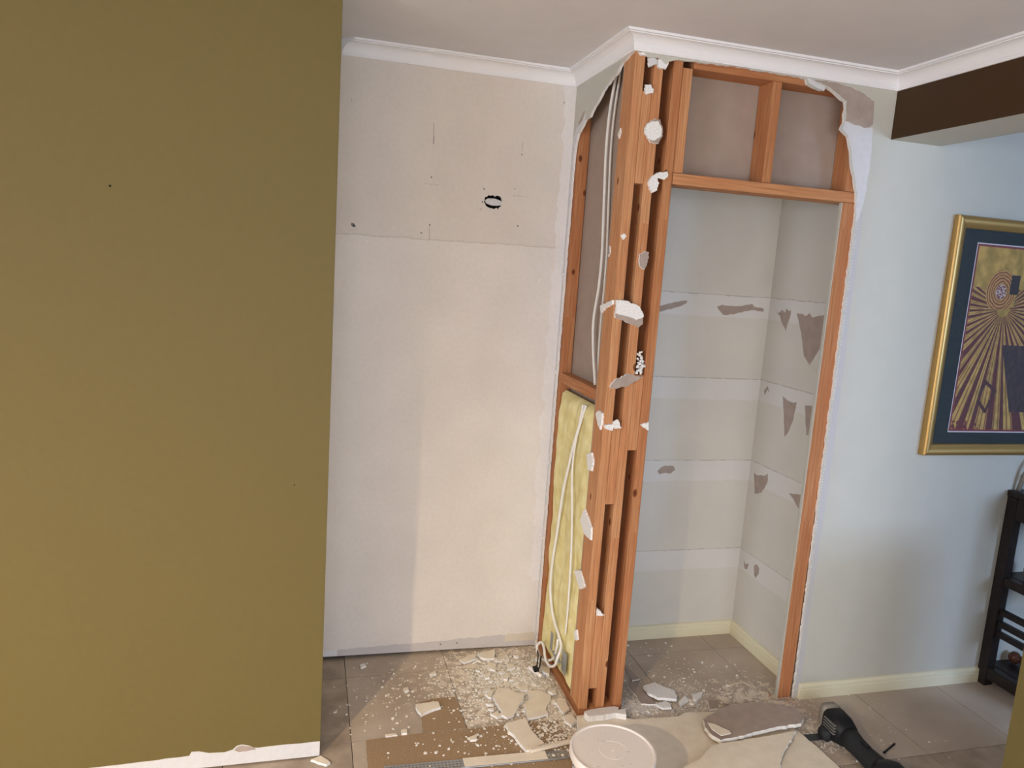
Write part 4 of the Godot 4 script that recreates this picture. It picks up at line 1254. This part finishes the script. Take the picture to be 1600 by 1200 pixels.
# ------------------------------------------------------------------ rubble
func make_debris():
	rng.seed = 777
	var L := [
		[[-0.573, -0.165, -0.538, -0.175, -0.489, -0.175, -0.485, -0.139, -0.518, -0.129, -0.562, -0.103, -0.572, -0.138], 0.004, 0.010, "M", "lone thick plaster piece on the brown sheet in the recess"],
		[[-0.255, -0.215, -0.227, -0.225, -0.201, -0.224, -0.194, -0.201, -0.173, -0.186, -0.152, -0.178, -0.169, -0.131, -0.195, -0.104, -0.209, -0.076, -0.229, -0.049, -0.257, -0.036, -0.270, -0.055, -0.267, -0.090, -0.273, -0.127, -0.277, -0.175], 0.006, 0.008, "M", "large cream plaster piece tapering towards the viewer amid the recess rubble"],
		[[-0.135, -0.192, -0.107, -0.190, -0.081, -0.189, -0.069, -0.165, -0.050, -0.151, -0.065, -0.115, -0.091, -0.083, -0.102, -0.059, -0.099, -0.038, -0.144, -0.025, -0.186, -0.017, -0.178, -0.055, -0.173, -0.095, -0.144, -0.138], 0.006, 0.008, "M", "large cream plaster piece with a slot mark nearest the corner stud"],
		[[-0.299, -0.205, -0.279, -0.219, -0.262, -0.222, -0.281, -0.190, -0.284, -0.173, -0.294, -0.183], 0.003, 0.007, "M", "small cream plaster piece touching the left of the tapering one"],
		[[-0.271, -0.002, -0.233, -0.010, -0.191, -0.014, -0.191, 0.047, -0.182, 0.090, -0.167, 0.129, -0.203, 0.146, -0.241, 0.159, -0.251, 0.119, -0.257, 0.077, -0.273, 0.040], 0.0045, 0.011, "M", "rectangular cream plaster piece lying on the large brown sheet"],
		[[-0.267, -0.499, -0.225, -0.508, -0.184, -0.527, -0.205, -0.451, -0.234, -0.450, -0.261, -0.468], 0.004, 0.009, "M", "angular plaster piece against the foot of the recess back wall"],
		[[-0.352, -0.462, -0.320, -0.482, -0.312, -0.495, -0.275, -0.495, -0.285, -0.462, -0.334, -0.436], 0.003, 0.008, "M", "narrow plaster piece left of the angular one at the back wall"],
		[[-0.163, -0.401, -0.137, -0.402, -0.134, -0.374, -0.169, -0.360], 0.003, 0.008, "M", "small plaster piece between the angular piece and the cable loop"],
		[[-0.239, -0.427, -0.207, -0.413, -0.222, -0.359, -0.245, -0.381], 0.003, 0.007, "M", "upright diamond plaster piece just in front of the angular one"],
		[[-0.274, -0.339, -0.246, -0.353, -0.258, -0.314, -0.276, -0.313], 0.003, 0.007, "M", "small plaster piece left of the recess rubble heap's middle"],
		[[-0.205, -0.316, -0.173, -0.324, -0.189, -0.291, -0.206, -0.294], 0.003, 0.007, "M", "small plaster piece behind the two large cream ones"],
		[[-0.310, -0.074, -0.287, -0.085, -0.274, -0.061, -0.291, -0.048], 0.003, 0.007, "M", "small square plaster piece left of the tapering piece's tip"],
		[[-0.416, 0.048, -0.386, 0.036, -0.394, 0.065, -0.415, 0.065], 0.004, 0.007, "M", "small plaster piece alone in the middle of the large brown sheet"],
		[[-0.025, -0.358, 0.008, -0.348, -0.012, -0.301, -0.031, -0.322], 0.003, 0.010, "M", "plaster piece under the wires beside the bottom plate"],
		[[-0.948, 0.077, -0.918, 0.062, -0.888, 0.099, -0.900, 0.109], 0.001, 0.008, "M", "pointed plaster piece at the foot of the olive wall's end"],
		[[0.024, 0.010, 0.044, 0.002, 0.099, -0.003, 0.151, -0.004, 0.162, 0.006, 0.151, 0.022, 0.188, 0.012, 0.173, 0.050, 0.136, 0.036, 0.086, 0.042, 0.028, 0.040], 0.017, 0.022, "W", "white cracked plaster lump at the foot of the three studs"],
		[[0.335, -0.147, 0.393, -0.164, 0.414, -0.131, 0.446, -0.100, 0.438, -0.059, 0.426, -0.040, 0.399, -0.049, 0.358, -0.059, 0.335, -0.092], 0.010, 0.010, "W", "largest white plaster piece just inside the closet opening"],
		[[0.336, -0.034, 0.380, -0.048, 0.392, -0.034, 0.386, -0.002, 0.351, -0.004], 0.004, 0.008, "W", "white plaster piece in front of the largest one at the closet"],
		[[0.437, -0.038, 0.482, -0.070, 0.478, -0.040, 0.429, -0.010], 0.003, 0.009, "W", "white plaster piece right of the largest one at the closet"],
		[[0.516, -0.077, 0.568, -0.090, 0.546, -0.059, 0.510, -0.032, 0.508, -0.057], 0.001, 0.008, "W", "white plaster piece alone between the closet rubble and the brown scraps"],
		[[0.279, -0.203, 0.295, -0.192, 0.352, -0.206, 0.327, -0.170, 0.334, -0.090, 0.342, -0.040, 0.283, -0.051, 0.287, -0.116], 0.001, 0.006, "P", "jagged brown board scrap tucked under the largest white closet piece"],
		[[0.555, -0.025, 0.599, -0.022, 0.571, 0.026, 0.533, 0.029], 0.001, 0.009, "P", "square brown board scrap behind the large cream sheet"],
		[[0.610, 0.000, 0.640, 0.030, 0.631, 0.050, 0.575, 0.042], 0.001, 0.009, "P", "triangular brown board scrap beside the square brown one"],
		[[0.650, 0.012, 0.690, 0.022, 0.684, 0.036, 0.655, 0.042], 0.001, 0.008, "W", "white plaster sliver right of the triangular brown scrap"],
		[[0.332, -0.335, 0.341, -0.324, 0.351, -0.216, 0.317, -0.212], 0.001, 0.006, "P", "narrow grey board strip beside the stud inside the closet"],
		[[-0.699, -0.019, -0.662, -0.020, -0.659, -0.008, -0.697, -0.006], 0.001, 0.006, "M", "long thin plaster sliver at the brown sheet's far edge"],
		[[-0.642, -0.032, -0.623, -0.032, -0.625, -0.010, -0.643, -0.010], 0.001, 0.010, "M", "small cube of plaster at the brown sheet's far edge"],
		[[-0.756, -0.487, -0.737, -0.493, -0.733, -0.474, -0.753, -0.463], 0.001, 0.008, "W", "white plaster chip in the shaded left corner of the recess"],
		[[-0.605, -0.289, -0.586, -0.295, -0.586, -0.274, -0.601, -0.268], 0.001, 0.009, "M", "round plaster chip in the open middle of the recess floor"],
		[[-0.489, -0.380, -0.464, -0.399, -0.463, -0.376, -0.483, -0.368], 0.001, 0.008, "M", "plaster chip behind the round one, nearer the back wall"],
		[[-0.057, -0.168, -0.031, -0.181, -0.029, -0.156, -0.045, -0.150], 0.012, 0.007, "M", "plaster chip behind the slotted piece by the bottom plate"],
		[[-0.159, -0.226, -0.121, -0.241, -0.127, -0.205, -0.159, -0.200], 0.004, 0.007, "M", "plaster chip behind the gap between the two large cream pieces"],
		[[-0.026, -0.134, -0.004, -0.124, -0.009, -0.057, -0.042, -0.031, -0.046, -0.103], 0.004, 0.008, "M", "plaster slab wedged between the slotted piece and the bottom plate"],
		[[-0.046, -0.018, -0.011, -0.020, -0.008, 0.020, -0.037, 0.045, -0.049, 0.020], 0.004, 0.009, "M", "plaster lump at the foot of the corner stud beside the cream sheet"],
	]
	for e in L:
		var mt: Material = {"M": M.painted_face, "W": M.gypsum, "P": M.paper}[e[3]]
		flake(e[0], e[1], e[2], mt, e[4])
	# chips: a few shapes, copied
	var kinds := []
	for k in 6:
		var p := PackedVector2Array()
		var n := rng.randi_range(5, 7)
		for i in n:
			var a := TAU * i / n
			p.append(Vector2(cos(a), sin(a) * rng.randf_range(0.5, 0.9)) * rng.randf_range(0.65, 1.0) * 0.01)
		kinds.append(plate(p, 0.005, M.chip, M.gypsum, M.chip, Rect2(0, 0, 1, 1), 0.0012))
	var zones := [
		[-0.30, -0.02, -0.52, -0.06, 84, "cream plaster chip in the rubble heap beside the batt", "chips in the recess heap", 0.55, 1.7],
		[-0.88, -0.32, -0.52, -0.03, 42, "cream plaster chip scattered on the recess tiles left of the heap", "chips on the recess tiles", 0.35, 0.75],
		[-0.72, -0.12, 0.02, 0.13, 34, "cream plaster chip on the large brown sheet", "chips on the brown sheet", 0.3, 0.8],
		[0.25, 0.84, -0.50, -0.10, 34, "white plaster chip on the closet floor", "chips on the closet floor", 0.35, 0.8],
		[0.24, 0.82, -0.09, 0.03, 34, "white plaster chip in the litter across the closet's threshold", "chips at the closet threshold", 0.4, 1.0],
		[0.90, 1.35, 0.05, 0.45, 22, "pale plaster chip on the tiles around the power tool", "chips by the tool", 0.25, 0.55],
	]
	for z in zones:
		for i in z[4]:
			var o := put("plaster_chip", kinds[rng.randi() % 6])
			var s := rng.randf_range(z[7], z[8])
			var at := Vector3(rng.randf_range(z[0], z[1]), 0.0, rng.randf_range(z[2], z[3]))
			at.y = 0.005 * s + (0.0036 if z[2] > 0.0 and z[1] < 0.0 else 0.0003)
			o.transform = Transform3D(Basis(Vector3.UP, rng.randf() * TAU) * Basis(Vector3.RIGHT, rng.randf_range(-0.15, 0.15)) * Basis(Vector3(1, 0, 0), Vector3(0, 0, -1), Vector3(0, 1, 0)).scaled(Vector3.ONE * s), at)
			tag(o, z[5], "plaster chip", z[6])
	# crumbs too many to count
	crumbs("plaster_crumbs", "fine cream plaster crumbs spread over the recess floor", [[-0.16, -0.30, 0.15, 3600], [-0.06, -0.14, 0.10, 1900], [-0.3, -0.22, 0.2, 700], [-0.12, 0.07, 0.07, 450], [-0.3, 0.04, 0.16, 260], [-0.6, -0.25, 0.2, 180], [-0.2, -0.50, 0.14, 500]], M.chip, Vector2(0.0012, 0.0078))
	crumbs("plaster_crumbs", "fine white plaster crumbs across the closet threshold", [[0.25, -0.03, 0.055, 1300], [0.5, -0.02, 0.14, 700], [0.8, 0.04, 0.11, 900], [0.55, -0.2, 0.18, 260], [0.86, 0.26, 0.07, 450], [1.05, 0.2, 0.14, 60], [0.4, -0.06, 0.08, 300]], M.gypsum, Vector2(0.001, 0.0045))
	crumbs("sawdust", "reddish brown sawdust at the foot of the opening's right post", [[0.86, -0.04, 0.022, 500], [0.90, 0.012, 0.03, 160]], mat(rgb(176, 112, 68), 0.95), Vector2(0.0007, 0.002))

func crumbs(called: String, label: String, piles: Array, m: Material, size: Vector2):
	var st := st_new()
	for p in piles:
		for i in p[3]:
			var x: float = p[0] + rng.randfn(0, 1) * p[2] * 0.75
			var z: float = p[1] + rng.randfn(0, 1) * p[2] * 0.75
			if z < -0.54 or x < -0.9 or (x > -0.004 and x < 0.19 and z < 0.0) or (z < -0.012 and x > 0.85 and called != "sawdust") or (x > 0.19 and z < -0.53):
				continue
			if x > 0.0 and x < 0.8 and z > 0.06 + 0.0 * x:
				continue
			if called == "sawdust" and (x > 0.9205 and z < 0.015 or (x > 0.85 and z < -0.008)):
				continue
			var r := lerpf(size.x, size.y, pow(rng.randf(), 2.6))
			var y := 0.0042 if (z > -0.01 and x < -0.07 and x > -0.76) else 0.0002
			var n := 5
			var hgt := r * rng.randf_range(0.35, 0.9)
			var a0 := rng.randf() * TAU
			var c := Vector3(x, y + hgt, z)
			var ring := []
			for k in n:
				var a := a0 + TAU * k / n
				ring.append(Vector3(x + cos(a) * r * rng.randf_range(0.6, 1.1), y + hgt * rng.randf_range(0.6, 1.0), z + sin(a) * r * rng.randf_range(0.6, 1.1)))
			for k in n:
				var b: Vector3 = ring[k]
				var d: Vector3 = ring[(k + 1) % n]
				tri(st, c, b, d, Vector3.UP)
				tri(st, b, d, Vector3((b.x + d.x) / 2, y, (b.z + d.z) / 2), (b + d) / 2 - Vector3(x, y + hgt, z))
	var o := put(called, fin(st, m))
	tag(o, label, "crumbs")
	o.set_meta("kind", "stuff")
